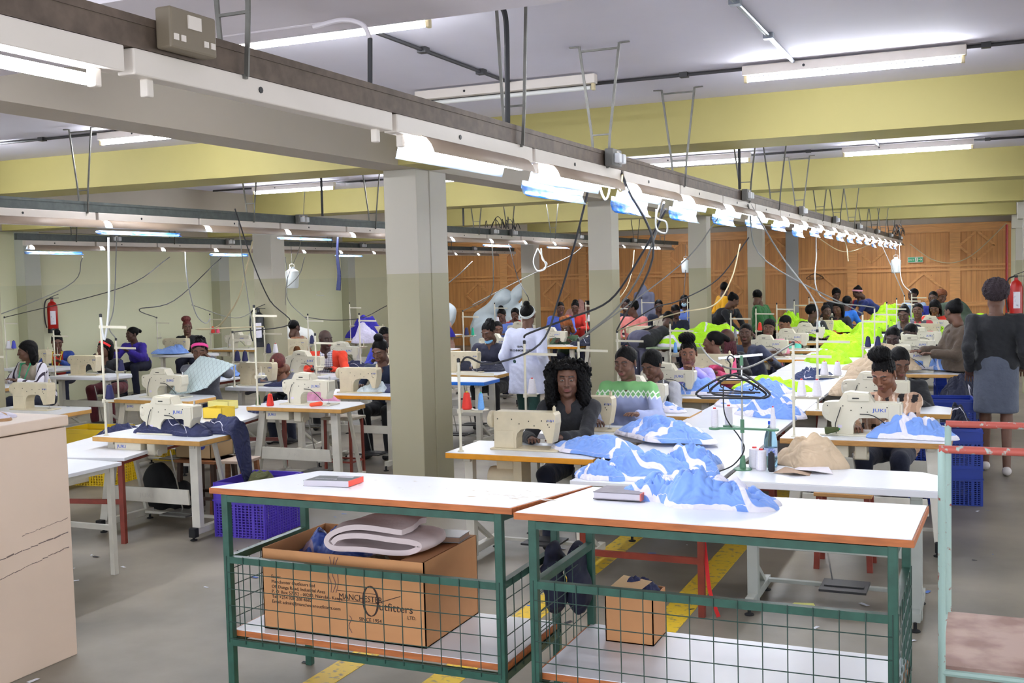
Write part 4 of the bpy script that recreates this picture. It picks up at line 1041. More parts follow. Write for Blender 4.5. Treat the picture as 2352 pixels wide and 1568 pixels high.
M_ = [('tan', 'old', -6.45, 11.8, 'of the woman with a chin mask', ()),
      ('blue', 'old', -6.25, 11.0, 'with blue edge right of the big column', ()),
      ('orange', 'new', -7.2, 16.6, 'of the woman with the rust headscarf', ('navy', 'navy')),
      ('tan', 'new', -7.4, 14.8, 'of the woman in maroon behind the masked woman', ('navy', 'teal')),
      ('tan', 'new', -8.6, 18.6, 'of the woman in the light blue tabard', ('white',)),
      ('tan', 'new', -7.0, 19.2, 'of the woman in the royal blue shirt', ('white', 'navy')),
      ('tan', 'new', -6.4, 20.8, 'of the person in bright red by the second column', ()),
      ('tan', 'old', -5.9, 17.6, 'of the woman in the salmon jacket', ('navy',)),
      ('tan', 'new', -5.4, 20.5, 'of the worker with the blue face mask', ())]
for e, k, x, y, wh, cn in M_: station(x, y, wh, e, k, cn, W=1.08, old=(k == 'old'), box=None if k == 'old' else 'juki', h=.66, mach=(e != 'blue'))
L_ = [('tan', 'new', -6.50, 6.52, 'with the navy quilted cloth', ('navy',), .95, .30),
      ('tan', 'new', -6.50, 8.48, 'with the red cone on it', (), .95, .27),
      ('orange', 'old', -6.52, 9.52, 'of the woman in navy beside the big column', (), .62, .27),
      ('tan', 'new', -8.45, 8.72, 'of the woman with the pink headband', ('navy',), .62, .27),
      ('white', 'old', -7.95, 10.0, 'of the bent woman with red hair', ('navy', 'navy'), .62, .05),
      ('white', 'old', -11.45, 10.75, 'of the woman with the red headband', (), .62, .2),
      ('tan', 'old', -11.75, 9.3, 'of the woman in the striped blouse', ('grey',), .62, .27),
      ('tan', 'old', -9.0, 7.55, 'behind the cream cabinet at the left edge', (), .62, .27),
      ('white', 'old', -13.4, 11.7, 'of the woman in the red and blue vest', ('white', 'royal blue'), .75, .27),
      ('white', 'old', -12.9, 14.35, 'of the woman in the blue hoodie', (), .62, .1),
      ('tan', 'new', at(483, 750, Y=15.66).x-.09, 15.6, 'of the seated woman in black by the wall', ('red', 'pink'), .62, .27),
      ('white', 'new', -8.4, 11.2, 'behind the bent red-haired woman', ('navy', 'white'), .62, .27),
      ('tan', 'new', -8.9, 12.9, 'of the man in the orange and black jacket', ('navy',), .7, .27),
      ('tan', 'old', -10.6, 14.2, 'of the person in brown behind the man', (), .75, .27),
      ('tan', 'old', -9.0, 15.6, 'with the beige cloth bolts', ('navy',), .72, .27),
      ('tan', 'old', -7.75, 12.4, 'of the person in royal blue by the big column', (), .72, .27),
      ('tan', 'old', -11.4, 18.0, 'near the wall behind the royal blue cloth', (), .72, .27),
      ('tan', 'old', -10.9, 19.6, 'at the back of the left bay', (), .72, .27)]
for e, k, x, y, wh, cn, h, mx in L_: station(x, y, wh, e, k, cn, W=1.06, old=(k == 'old'), box=None if k == 'old' else 'juki', h=h, mx=mx)

# ------------------------------------------------------------------ long white cutting tables on red oxide frames
def cutting_table(label, x0, y0, x1, y1, z, leg=red_oxide, rz=0, edge=None, group='long white cutting tables'):
    r = empty('cutting_table', ((x0+x1)/2, (y0+y1)/2, 0), label, 'table', group, rz); a = (x1-x0)/2; b = (y1-y0)/2
    MB().box((-a, -b, z-.025), (a, b, z), bev=.003).build('table_top', edge or white_top, r)
    for sx in (-1, 1):
        for sy in (-1, 1): MB().box((sx*(a-.06)-.018, sy*(b-.05)-.018, 0), (sx*(a-.06)+.018, sy*(b-.05)+.018, z-.025)).build('leg', leg, r)
    for sy in (-1, 1): MB().box((-a+.06, sy*(b-.05)-.012, .30), (a-.06, sy*(b-.05)+.012, .335)).build('rail', leg, r)
    for sx in (-1, 1): MB().box((sx*(a-.06)-.012, -b+.05, z-.06), (sx*(a-.06)+.012, b-.05, z-.026)).build('rail', leg, r)
    return r
ys = [5.9, 8.17, 10.6, 13.0, 15.4, 17.8, 20.2]
for i in range(6):
    cutting_table('white cutting table down the main aisle, %s from the camera' % ordn[i], -2.24-.02*i, ys[i], -1.42, ys[i+1]-.01, .745-.0*i)
cutting_table('low white cutting table beneath the nearest left machine table', -7.15, 6.1, -6.25, 9.3, .66, rz=.22)
cutting_table('white cutting table at the left behind the quilt', -9.6, 10.6, -8.85, 13.0, .72)
cutting_table('white topped bench behind the cabinet at the left edge', -6.6, 4.85, -5.35, 5.62, .76, leg=stand_m)

# ------------------------------------------------------------------ stools and crates
def put(r, x, y, rz=0, z=0): r.location = (x, y, z); r.rotation_euler.z = rz; return r
s0 = put(stool('brown wooden stool behind the nearest left machine table', seat=mat('worn_stool_top', (190, 168, 150), .5, var=.2, scale=8, stretch=(1, 8, 1)), group='stools'), -5.85, 7.45, .1)
s1 = put(stool('red metal stool with a worn plywood seat left of the big column', 'metal', mat('worn_ply_seat', (176, 166, 146), .6, var=.3, scale=14), .34, .62, red_oxide, 'stools'), -5.75, 9.0)
s2 = put(stool('brown wooden stool under the white table with grey legs', seat=mat('yellowish_stool_top', (196, 146, 90), .5, var=.2), S=.36, h=.5, leg=red_oxide, group='stools'), -.86, 7.3)
seats = []
def crate(label, x, y, z, L, Wd, Hh, m, rz=0, group=None):
    r = empty('crate', (x, y, z), label, 'crate', group, rz); a, b = L/2, Wd/2; t = .006
    for nm, (p, q, ax) in {'front': ((-a, -b), (a, -b), 0), 'rear': ((-a, b), (a, b), 0), 'left': ((-a, -b), (-a, b), 1), 'right': ((a, -b), (a, b), 1)}.items():
        mb = MB(); l = abs(q[0]-p[0]) if ax == 0 else abs(q[1]-p[1]); n = int(l/.032)
        for i in range(n+1):
            u = -l/2+l*i/n; big = (i in (0, n)) or i % 5 == 0; w_ = .012 if big else .005
            if ax == 0: mb.box((u-w_, p[1]-t, 0), (u+w_, p[1]+t, Hh*.62))
            else: mb.box((p[0]-t, u-w_, 0), (p[0]+t, u+w_, Hh*.62))
        for k in range(12):
            zz = .02+k*Hh*.6/12
            if ax == 0: mb.box((-l/2, p[1]-t*.7, zz), (l/2, p[1]+t*.7, zz+.007))
            else: mb.box((p[0]-t*.7, -l/2, zz), (p[0]+t*.7, l/2, zz+.007))
        if ax == 0: mb.box((-l/2-.01, p[1]-t*1.3, Hh*.62), (l/2+.01, p[1]+t*1.3, Hh)).box((-l/2-.015, p[1]-.016, Hh*.66), (l/2+.015, p[1]+.016, Hh*.685)).box((-l/2-.015, p[1]-.016, Hh*.9), (l/2+.015, p[1]+.016, Hh*.93))
        else: mb.box((p[0]-t*1.3, -l/2-.01, Hh*.62), (p[0]+t*1.3, l/2+.01, Hh)).box((p[0]-.016, -l/2-.015, Hh*.66), (p[0]+.016, l/2+.015, Hh*.685))
        mb.build('side_panel', m, r)
    MB().box((-a, -b, 0), (a, b, .01)).build('base', m, r)
    return r
violet = mat('violet_plastic', (86, 62, 190), .4, var=.06); yelp = mat('yellow_plastic', (214, 180, 20), .45); blup = mat('blue_plastic', (14, 50, 150), .4)
crate('violet plastic crate with a lattice wall behind the left packing table', -5.24, 6.96, 0, .44, .54, .42, violet, .05)
heap('crumpled olive cloth inside the violet crate', -5.22, 6.98, .32, .17, .2, .14, 5, mat('olive_cloth', (96, 98, 60), .85, var=.2), mat('olive_cloth', (96, 98, 60)), 0, name='cloth', cat='cloth')
crate('yellow plastic crate behind the nearest left machine table', -8.1, 8.2, 0, .55, .4, .55, yelp, .1)
crate('yellow plastic crate farther back beside the first yellow one', -8.3, 9.6, 0, .5, .4, .58, yelp)
for k, (x, y, z) in enumerate(((-.42, 11.3, 0), (-.42, 11.3, .34), (-.3, 13.6, 0), (-.3, 13.6, .34), (-.35, 9.6, 0), (-.35, 9.6, .3))):
    crate('blue plastic crate %s on the right, %s' % (('under the brown edged tables', 'behind the two men', 'behind the plaid shirt')[k//2], ('lower of two', 'upper of two')[k % 2]), x, y, z, .55, .38, .32, blup, .1)
# ------------------------------------------------------------------ people
G = {}
def cl(n, c, **k): return mat(n+'_clothing', c, .85, var=.10, scale=9, sheen=.1, bump=.9, bscale=19, **k)
def who(px, py, Y, label, **k):
    p = at(px, py, Y=Y); th = math.atan2(-p.x, p.y)   # turned this much, one looks at the camera
    lk = k.get('look', (0, 0, 0)); k['look'] = (lk[0], lk[1], lk[2]+th*.35); k['yaw'] = k.get('yaw', 0)+(th*.65 if k.get('yaw', 0) < 2 else 0)
    return person(label, p.x, p.y, p.z, **k)
zig = ramp_mat('green_zigzag_knit', 'zigzag', [(118, 176, 112), (226, 232, 222), (158, 168, 206)], .85, z=.95)
plaid = ramp_mat('beige_black_plaid', 'plaid', [(206, 168, 140), (34, 28, 30), (236, 214, 196)], .85, s=10)
tie = ramp_mat('purple_tie_dye', 'tiedye', [(150, 138, 222), (196, 186, 240), (206, 204, 110), (206, 70, 130)], .85, z=.93)
chk = ramp_mat('blue_white_check', 'check', [(228, 230, 240), (58, 66, 120)], .8, s=42)
strp = ramp_mat('striped_blouse', 'stripes', [(226, 222, 232), (40, 24, 44)], .8, s=16)
blk = cl('black', (30, 31, 36)); dnv = cl('dark_navy', (30, 36, 58)); lbl = cl('light_blue', (116, 146, 228)); grey = cl('charcoal', (78, 80, 92)); den = cl('denim', (48, 60, 100))
who(1303, 872, 7.36, 'woman with big curly black hair in a black shirt looking into the lens', hair='curly', lod=0, eyes='ahead', top=blk, low=dnv, collar='shirt', look=(.06, 0, .0), yaw=-.05, hands=((-.20, -.34, .80), (.02, -.38, .82)), sk=0, lean=.1)
who(1437, 834, 8.32, 'woman in a green and lavender zigzag sweater looking down', hair='pony', lod=0, top=zig, low=den, collar='crew', look=(.2, 0, -.25), yaw=-.2, hands=((-.12, -.36, .80), (.20, -.34, .86)), sk=0, wide=1.12, extras=(('earring', chrome),))
who(1497, 838, 9.42, 'short-haired person in a grey and charcoal hooded jacket bending over the work', hair='short', lod=0, top=cl('pale_grey', (168, 170, 178)), low=dnv, collar='hood', look=(.5, 0, -.35), yaw=-.2, male=True, hands=((-.1, -.34, .80), (.16, -.36, .80)), sk=0,
    vest=(cl('charcoal_vest', (66, 66, 76)), lambda c: (np.abs(c[:, 0]) < .15) & (np.abs(c[:, 0]) > .045) | (c[:, 1] > .03)))
who(1581, 812, 10.6, 'woman in a purple tie-dye hoodie holding up blue cloth and looking at the lens', hair='afrobun', lod=0, eyes='ahead', top=tie, low=dnv, collar='hood', look=(.14, 0, .05), yaw=-.1, hands=((-.13, -.30, .90), (.13, -.32, .97)), sk=2, sleeve='loose', wide=1.08)
who(1638, 786, 12.3, 'woman in a bright pink hooded jacket with her head turned away', hair='pony', lod=1, top=cl('hot_pink', (222, 84, 130)), low=dnv, collar='hood', look=(.0, 0, -1.5), yaw=-.2, sk=0, wide=1.1)
who(1668, 780, 13.2, 'person with dark red braids behind the woman in pink', hair='braids', hm=mat('dark_red_braids', (88, 24, 38), .6, var=.4, scale=60, bump=.8, bscale=160), lod=2, top=blk, look=(0, 0, -2.4), sk=1)
who(1713, 766, 13.75, 'woman in a slate blue jacket resting her arm on the orange edged table', hair='crop', lod=1, top=cl('slate', (62, 68, 92)), low=blk, collar='hood', look=(0, 0, .1), eyes='ahead', yaw=-.3, sk=1, hands=((-.1, -.3, .8), (.40, -.18, .82)), wide=1.08)
who(1766, 754, 15.15, 'woman in a pink top with a white knitted vest, head tilted', hair='braids', lod=1, top=cl('rose', (232, 150, 172)), low=den, look=(.05, .12, -.1), eyes='ahead', sk=0, sleeve='short',
    vest=(cl('white_knit', (216, 212, 218)), lambda c: (np.abs(c[:, 0]) < .15) & (c[:, 2] < .06)))
who(1803, 744, 16.7, 'person in a peach hooded top with turquoise sleeves', hair='crop', lod=2, top=cl('peach', (224, 142, 126)), low=dnv, look=(.4, 0, -.5), yaw=-.4, sk=2, collar='hood', vest=(cl('turquoise', (104, 212, 190)), lambda c: (c[:, 2] < -.02)))
who(1868, 716, 18.4, 'person in a black jacket with white shoulder stripes facing right', hair='short', lod=2, top=blk, look=(0, 0, 1.2), yaw=.4, sk=1, vest=(cl('white_stripe', (220, 228, 234)), lambda c: (np.abs(np.abs(c[:, 0]-c[:, 2]*.1)-.085) < .022)))
who(1898, 716, 20.1, 'person in a navy top with red shoulders', hair='topknot', lod=2, top=cl('navy_red', (36, 40, 66)), look=(0, 0, .4), sk=1, vest=(cl('signal_red', (206, 44, 50)), lambda c: (np.abs(c[:, 0]) > .12)))
who(1924, 708, 20.9, 'woman with long dark hair beside the person with red shoulders', hair='long', lod=2, top=blk, look=(.1, 0, -.5), sk=0)
who(1921, 676, 23.0, 'standing person in black bending towards the person in bright blue', hair='short', lod=2, pose='stand', top=blk, look=(.4, 0, .2), sk=1, hands=((-.2, -.2, 1.05), (.2, -.3, 1.0)))
who(1947, 694, 21.9, 'person in bright blue seen from behind', hair='crop', lod=2, top=cl('azure', (38, 112, 214)), yaw=2.6, sk=1)
who(1970, 672, 24.0, 'person in navy and red bending over with a pink headband', hair='bun', lod=2, pose='bend', top=cl('navy_back', (32, 46, 110)), look=(.6, 0, -.4), yaw=-.9, sk=1, extras=(('headband', mat('pink_band', (240, 170, 190), .7)),), vest=(cl('crimson', (186, 40, 52)), lambda c: c[:, 0] < -.13))
# right hand column
who(2030, 858, 8.52, 'woman in a beige and black plaid shirt sewing with her head bowed', hair='afrobun', lod=0, top=plaid, low=dnv, collar='shirt', look=(.52, 0, -.25), yaw=-.12, sk=2, hands=((-.14, -.42, .80), (.08, -.40, .80)), wide=1.18, sleeve='loose', lean=.2, extras=(('earring', chrome),))
who(2066, 832, 9.9, 'person in black hidden behind the woman in the plaid shirt', hair='crop', lod=1, top=blk, low=blk, look=(.5, 0, .3), sk=0, hands=((-.1, -.30, .80), (.10, -.3, .85)))
who(2051, 776, 13.3, 'man in a beige top bowing over a beige bundle', hair='crop', male=True, lod=1, top=cl('taupe', (172, 154, 142)), low=blk, look=(.35, 0, -.1), sk=4)
who(2091, 766, 15.2, 'man in a dark grey jersey right behind the man in beige', hair='crop', male=True, lod=1, top=cl('iron_grey', (56, 60, 70)), low=dnv, look=(.35, 0, -.3), yaw=-.3, sk=4, hands=((-.2, -.35, .8), (.1, -.4, .78)))
who(2076, 722, 16.95, 'woman in dark blue with hair drawn back, behind the two men', hair='bun', lod=1, top=dnv, low=dnv, look=(.3, 0, -.2), sk=1, wide=1.1)
who(2108, 714, 18.8, 'boyish person in a red dotted shirt with a grey vest', hair='crop', lod=1, top=cl('coral_red', (212, 70, 84)), look=(.0, 0, -.1), eyes='ahead', sk=0, vest=(cl('grey_vest', (104, 104, 116)), lambda c: (np.abs(c[:, 0]) < .13) & (np.abs(c[:, 0]) > .05)), sleeve='long')
who(2147, 706, 20.5, 'woman with a black bob in a bright red tabard looking at her hands', hair='long', lod=1, top=cl('bright_red', (232, 52, 40)), look=(.5, 0, -.2), sk=0, sleeve='short', hands=((-.06, -.28, .98), (.08, -.28, .96)))
who(2097, 677, 23.0, 'man in a pale blue shirt near the wooden wall', hair='crop', male=True, lod=2, top=cl('ice_blue', (160, 182, 208)), look=(.1, 0, -.6), yaw=-.3, sk=1)
who(2143, 684, 22.3, 'person in blue and pink with a headband behind the red tabard', hair='crop', lod=2, top=cl('royal_mix', (40, 46, 140)), look=(.1, 0, -.2), sk=1)
who(2163, 682, 23.4, 'person with auburn curls at the back right', hair='afro', hm=hair_o, lod=2, top=dnv, look=(.2, 0, .5), sk=0)
who(2190, 716, 12.9, 'standing person in a brown fur-collared jacket handling blue cloth', hair='bun', lod=1, pose='stand', top=cl('umber', (84, 70, 58)), low=blk, look=(.25, 0, -1.25), yaw=-1.1, sk=0, hands=((-.05, -.34, 1.0), (.14, -.30, .98)), coat=.78, collar='crew', sleeve='loose')
who(2288, 680, 11.1, 'person in a black cardigan and grey skirt walking away down the aisle', hair='afro', hm=hair_g, lod=0, pose='stand', top=blk, low=cl('steel_grey_skirt', (86, 92, 108)), skirt=True, yaw=3.14, sk=0, hands=((-.23, -.06, .98), (.23, .04, .96)), shoes=mat('pale_shoe', (206, 198, 196), .6), wide=1.1, sc=1.08)
# middle bay
p = at(1212, 724, Y=11.65)
pc = who(1212, 724, 11.65, 'person in a long white coat walking away, hair tied with a white band', hair='topknot', lod=0, pose='stand', top=cl('white_coat', (212, 216, 240)), low=cl('dark_green_trousers', (30, 66, 60)), coat=.58, yaw=3.14, sk=0, sleeve='loose', hands=((-.25, .02, .84), (.25, -.02, .84)), wide=1.12, extras=(('headband', mat('white_band', (214, 220, 218), .7)),), collar='crew', shoes=mat('tan_shoe', (150, 130, 86), .7), bust=False)
text('QUALITY', .03, blk, pc, (.075, .162, p.z-.36), (math.pi/2, 0, math.pi), 'printing', ext=.003)
text('TECHNICAL DEPT', .034, blk, pc, (.165, .166, p.z-.405), (math.pi/2, 0, math.pi), 'printing', ext=.003)
who(1122, 762, 12.65, 'woman in navy with a blue face mask pulled under her chin', hair='puff', lod=1, top=cl('ink', (44, 46, 66)), low=blk, look=(.45, 0, -.35), yaw=-.2, sk=0, extras=(('chinmask', mat('surgical_blue', (128, 184, 226), .7)),), wide=1.08)
who(1143, 756, 15.8, 'woman in maroon half hidden behind the masked woman', hair='crop', lod=2, top=cl('maroon', (130, 30, 48)), look=(.2, 0, .2), sk=0)
who(1152, 724, 19.4, 'woman in a light blue tabard with a high bun', hair='highbun', lod=1, top=lbl, look=(.4, 0, -.4), sk=0, wide=1.05)
who(1183, 722, 20.6, 'person in red holding a cream cloth to the face', hair='short', lod=2, top=cl('brick_red', (176, 46, 44)), look=(.2, 0, -.2), sk=0, hands=((-.04, -.15, 1.02), (.1, -.16, 1.0)))
who(1287, 708, 20.0, 'woman in a royal blue shirt near the second column', hair='crop', lod=1, top=cl('cornflower', (92, 116, 214)), look=(.15, 0, .2), sk=0, wide=1.15, sleeve='loose')
who(1299, 750, 17.4, 'woman with a rust coloured headscarf in dark green bowed over navy cloth', hair='scarf', hm=mat('rust_scarf', (150, 84, 36), .8, var=.3, scale=30), lod=1, top=cl('bottle_green', (60, 84, 58)), look=(.5, 0, -.3), sk=0)
who(1321, 706, 21.6, 'person in bright red beside the second column', hair='puff', lod=2, top=cl('scarlet', (226, 58, 48)), look=(.3, 0, -.1), sk=0)
who(1350, 704, 22.4, 'person in grey partly hidden by the second column', hair='crop', lod=2, top=grey, look=(.2, 0, -.4), sk=0)
who(1437, 700, 19.9, 'person in dark blue right of the second column', hair='crop', lod=2, top=dnv, look=(.1, 0, -.5), sk=1)
who(1452, 708, 18.5, 'woman in a salmon jacket looking left', hair='bun', lod=1, top=cl('salmon', (236, 142, 138)), look=(.1, 0, -1.2), yaw=-.2, sk=0, wide=1.15, sleeve='loose', collar='crew')
who(1513, 703, 21.2, 'dark-haired person behind the bending one', hair='crop', lod=2, top=dnv, look=(.2, 0, 0), sk=1)
who(1552, 716, 19.6, 'person in navy and red left of the third column', hair='crop', lod=2, top=dnv, look=(.5, 0, .5), sk=1, vest=(cl('red_cuff', (210, 40, 44)), lambda c: c[:, 2] < -.12))
who(1572, 692, 22.1, 'worker with a pale blue surgical mask left of the third column', hair='long', lod=1, top=lbl, look=(.1, 0, -.1), sk=1, extras=(('mask', mat('mask_blue', (168, 206, 226), .7)),))
who(1535, 735, 15.9, 'person in black bending down with a tape measure over the back', hair='crop', lod=1, pose='bend', top=blk, low=cl('grey_denim', (84, 84, 108)), look=(.9, 0, .5), yaw=2.6, sk=1, wide=1.3, sleeve='loose')
who(1664, 662, 21.8, 'standing person in yellow at the back', hair='bun', lod=2, pose='stand', top=cl('marigold', (240, 176, 20)), low=blk, look=(0, 0, 1.0), yaw=2.2, sk=1)
who(1684, 690, 19.6, 'person in a black jacket bending to the right over neon cloth', hair='bun', lod=1, pose='bend', top=blk, low=cl('khaki_trousers', (120, 110, 86)), look=(.5, 0, .9), yaw=1.0, sk=0)
who(1740, 682, 20.2, 'person in a green top leaning over beside the fourth column', hair='pony', lod=1, pose='stand', top=cl('leaf_green', (58, 122, 66)), low=blk, look=(.4, 0, -1.6), yaw=-1.9, sk=0, wide=1.2, sleeve='loose')
# left bay
who(62, 806, 10.15, 'woman in a beige vest over a striped blouse with a green tape measure', hair='long', lod=1, top=strp, low=dnv, look=(.15, 0, -1.0), yaw=-.5, sk=0, vest=(cl('beige_vest', (190, 176, 160)), lambda c: (np.abs(c[:, 0]) < .15)), extras=(('tape', mat('green_tape', (60, 170, 120), .6)),))
who(131, 785, 12.6, 'woman in a blue vest over red with a yellow tape measure', hair='highbun', lod=1, top=cl('tomato', (206, 52, 36)), look=(.4, 0, .1), sk=0, vest=(cl('cobalt', (36, 66, 146)), lambda c: (np.abs(c[:, 0]) > .085)), extras=(('tape', mat('yellow_tape', (214, 196, 60), .6)),))
who(240, 800, 11.55, 'woman with a red headband resting her chin on her hand', hair='long', lod=1, top=blk, low=cl('wine', (90, 24, 34)), look=(.1, .2, -.6), eyes='ahead', yaw=-.2, sk=0, hands=((-.05, -.10, 1.0), (.16, -.32, .80)), extras=(('headband', mat('red_band', (226, 40, 40), .7)),))
who(303, 768, 14.75, 'woman in a royal blue hoodie with a grey hood', hair='pony', lod=1, top=cl('ultramarine', (58, 38, 158)), look=(.1, 0, -.7), yaw=-.3, sk=1, collar='hood', sleeve='loose')
who(430, 752, 15.9, 'woman in black with red-tinted hair sitting by the wall', hair='afrobun', hm=hair_r, lod=1, top=blk, look=(.1, 0, .1), sk=0, collar='hood')
who(459, 806, 9.6, 'woman with a pink headband holding up a pale quilted cloth', hair='puff', lod=0, top=cl('grey_jersey', (98, 100, 112)), low=den, look=(.3, 0, -.1), sk=0, hands=((.04, -.22, 1.10), (.16, -.20, 1.13)), extras=(('headband', mat('hot_pink_band', (236, 70, 150), .6)),), sleeve='long')
who(640, 838, 10.8, 'woman with reddish hair bent low over her work', hair='short', hm=hair_r, lod=1, top=cl('heather_grey', (92, 94, 106)), low=dnv, look=(.95, 0, -.4), yaw=-.25, sk=2, lean=.3, hands=((-.30, -.30, .80), (-.12, -.34, .80)))
who(748, 780, 12.1, 'man in an orange and black jacket over a checked shirt looking right', hair=None, male=True, lod=0, eyes='ahead', top=chk, low=blk, look=(.05, 0, .5), sk=4, collar='shirt', wide=1.12,
    vest=(cl('orange_jacket', (240, 72, 46)), lambda c: (np.abs(c[:, 0]) > .082) & (c[:, 2] > -.12)))
who(873, 806, 10.3, 'woman in a navy top with a bun beside the big column', hair='highbun', lod=0, top=cl('midnight', (26, 38, 66)), low=blk, look=(.42, 0, -.3), yaw=-.2, sk=0, extras=(('earring', chrome),))
who(676, 752, 15.6, 'person in brown with the back turned behind the man', hair='crop', lod=2, top=cl('rust_brown', (124, 74, 36)), look=(.2, 0, -2.2), yaw=-1.8, sk=1)
who(884, 772, 13.4, 'person in royal blue half hidden by the big column', hair='crop', lod=1, top=cl('bluebell', (62, 74, 200)), look=(.4, 0, .3), sk=1)
# ------------------------------------------------------------------ green wire-sided packing tables in front
wire_m = mat('green_wire', (40, 66, 58), .5)
def packing_table(label, X0, X1, Y0, Y1, zr, zl, zr2, mid, shelf, xr0, xr1, o=.07):
    r = empty('packing_table', ((X0+X1)/2, (Y0+Y1)/2, 0), label, 'table'); O = Vector(r.location)
    c = [Vector(v)-O for v in ((X0, Y0, zl), (X1, Y0, zl), (xr1, Y1, zr2), (xr0, Y1, zr))]; dz = Vector((0, 0, -.028)); dd = Vector((0, 0, -.002))
    def slab(c, a, b): return [v+a for v in c]+[v+b for v in c], [(0, 1, 2, 3), (7, 6, 5, 4), (0, 4, 5, 1), (1, 5, 6, 2), (2, 6, 7, 3), (3, 7, 4, 0)]
    MB().add(*slab(c, dz, dd)).build('table_edge', red_wood, r)
    cc = sum(c, Vector())/4; ci = [v+(cc-v).normalized()*.008 for v in c]; MB().add(*slab(ci, dd, Vector((0, 0, .001)))).build('table_top', white_top, r)
    L = X0-O.x+o; Rr = X1-O.x-o; F = Y0-O.y+.03; B = Y1-O.y-.06; w = .034; zt = zl-.03
    zb = {(0, 0): zt, (1, 0): zt, (0, 1): zr-.03, (1, 1): zr2-.03}
    for i, x in enumerate((L, Rr)):
        for j, y in enumerate((F, B)): MB().box((x-w/2, y-w/2, 0), (x+w/2, y+w/2, zb[(i, j)]), bev=.004).build('leg', green_paint, r)
    def rail(a, b, n='rail', m=green_paint, w=.03): MB().bar(a, b, w, w).build(n, m, r)
    for z0, z1, z2, z3 in ((zt-.02, zt-.02, zr-.05, zr2-.05), (mid,)*4, (shelf-.05,)*4):
        rail((L, F, z0), (Rr, F, z1)); rail((L, B, z2), (Rr, B, z3)) if z0 != mid else None; rail((L, F, z0), (L, B, z2)); rail((Rr, F, z1), (Rr, B, z3))
    MB().box((L-.01, F+.016, shelf-.028), (Rr+.01, B, shelf-.003)).build('shelf_edge', red_wood, r)
    MB().box((L, F+.02, shelf-.004), (Rr, B-.004, shelf)).build('shelf', white_top, r)
    for nm, p, q in (('front', (L, F-.018), (Rr, F-.018)), ('side', (L-.018, F), (L-.018, B)), ('side', (Rr+.018, F), (Rr+.018, B))):
        mb = MB(); p = Vector(p+(0,)); q = Vector(q+(0,)); n = int((q-p).length/.085)
        for i in range(n+1):
            u = p.lerp(q, i/n); mb.tube([u+Vector((0, 0, shelf-.05)), u+Vector((0, 0, mid+.018))], .0022, 5)
        for k in range(5):
            zz = shelf-.03+k*(mid-shelf+.02)/4.6; mb.tube([p+Vector((0, 0, zz)), p.lerp(q, .5)+Vector((0, 0, zz-.003)), q+Vector((0, 0, zz))], .0022, 5)
        mb.build('wire_mesh', wire_m, r)
    return r
t1 = packing_table('green framed packing table on the left with a big cardboard box under it', -3.233, -1.739, 3.925, 4.62, 0.985, 1.026, 0.989, 0.696, 0.366, -3.106, -1.644)
t2 = packing_table('green framed packing table on the right with blue garments on its white top', -1.7, -0.231, 3.854, 4.594, 0.989, 1.026, 0.991, 0.74, 0.384, -1.639, -0.22)
stain = mat('peeled_laminate', (188, 172, 150), .7, scale=30, col2=(222, 220, 222), lo=.4, hi=.6)
rs_ = random.Random(8); mb = MB()
for i in range(46):
    x = -1.85+rs_.gauss(0, .10); y = 4.19+rs_.gauss(0, .045); z = 1.0273-(y-3.925)*.0545; a = rs_.uniform(-.5, .5); l = rs_.uniform(.01, .05); h = rs_.uniform(.002, .007)
    mb.add([(x-l*math.cos(a), y-l*math.sin(a), z), (x, y-h, z), (x+l*math.cos(a), y+l*math.sin(a), z), (x, y+h, z)], [(0, 1, 2, 3)])
for i in range(26):
    x = rs_.uniform(-3.0, -2.05); y = rs_.uniform(4.05, 4.48); z = 1.0273-(y-3.925)*.056; l = rs_.uniform(.005, .014)
    mb.add([(x-l, y, z), (x, y-l*.3, z), (x+l, y, z), (x, y+l*.3, z)], [(0, 1, 2, 3)])
o = mb.build('laminate_wear', stain); o['kind'] = 'stuff'; o.parent = t1; o.matrix_parent_inverse = Matrix.Translation(-t1.location)
# big printed cardboard box
def open_box(label, x0, x1, y0, y1, z0, z1, flaps=(), m=card):
    r = empty('cardboard_box', ((x0+x1)/2, (y0+y1)/2, z0), label, 'box'); a = (x1-x0)/2; b = (y1-y0)/2; h = z1-z0; t = .005
    MB().box((-a, -b, 0), (a, -b+t, h)).box((-a, b-t, 0), (a, b, h)).box((-a, -b, 0), (-a+t, b, h)).box((a-t, -b, 0), (a, b, h)).box((-a, -b, 0), (a, b, t)).build('box_walls', m, r)
    for f in flaps: MB().add(f, [(0, 1, 2, 3)]).build('flap', m, r)
    return r
bx = open_box('big brown cardboard box printed with a company logo, under the left packing table', -3.036, -2.2, 4.03, 4.55, 0.367, 0.738,
     flaps=([(.413, -.255, .373), (.413, .255, .373), (.264, .246, .352), (.264, -.246, .352)],))
ink = mat('dark_print_ink', (52, 34, 28), .7); R0 = (math.pi/2, 0, 0)
fy = -.2606
for i, ln in enumerate(('From:', 'Manchester Outfitters Ltd', 'Off Dunga Road, Industrial Area', 'P. O. Box 57352 - 00200, Nairobi - Kenya', 'Tel: +254 020 208 4682', 'Email: admin@manchesteroutfitters.com')):
    text(ln, .021, ink, bx, (-.37, fy, .238-i*.023), R0, 'printing', sx=1.05)
text('MANCHESTER', .037, ink, bx, (-.013, fy, .176), R0, 'logo_print', sx=.95)
text('utfitters', .05, ink, bx, (.19, fy, .145), R0, 'logo_print', sx=1.05)
text('LTD.', .021, ink, bx, (.33, fy, .119), R0, 'logo_print'); text('SINCE 1954', .023, ink, bx, (.088, fy, .088), R0, 'printing')
mb = MB(); n = 28
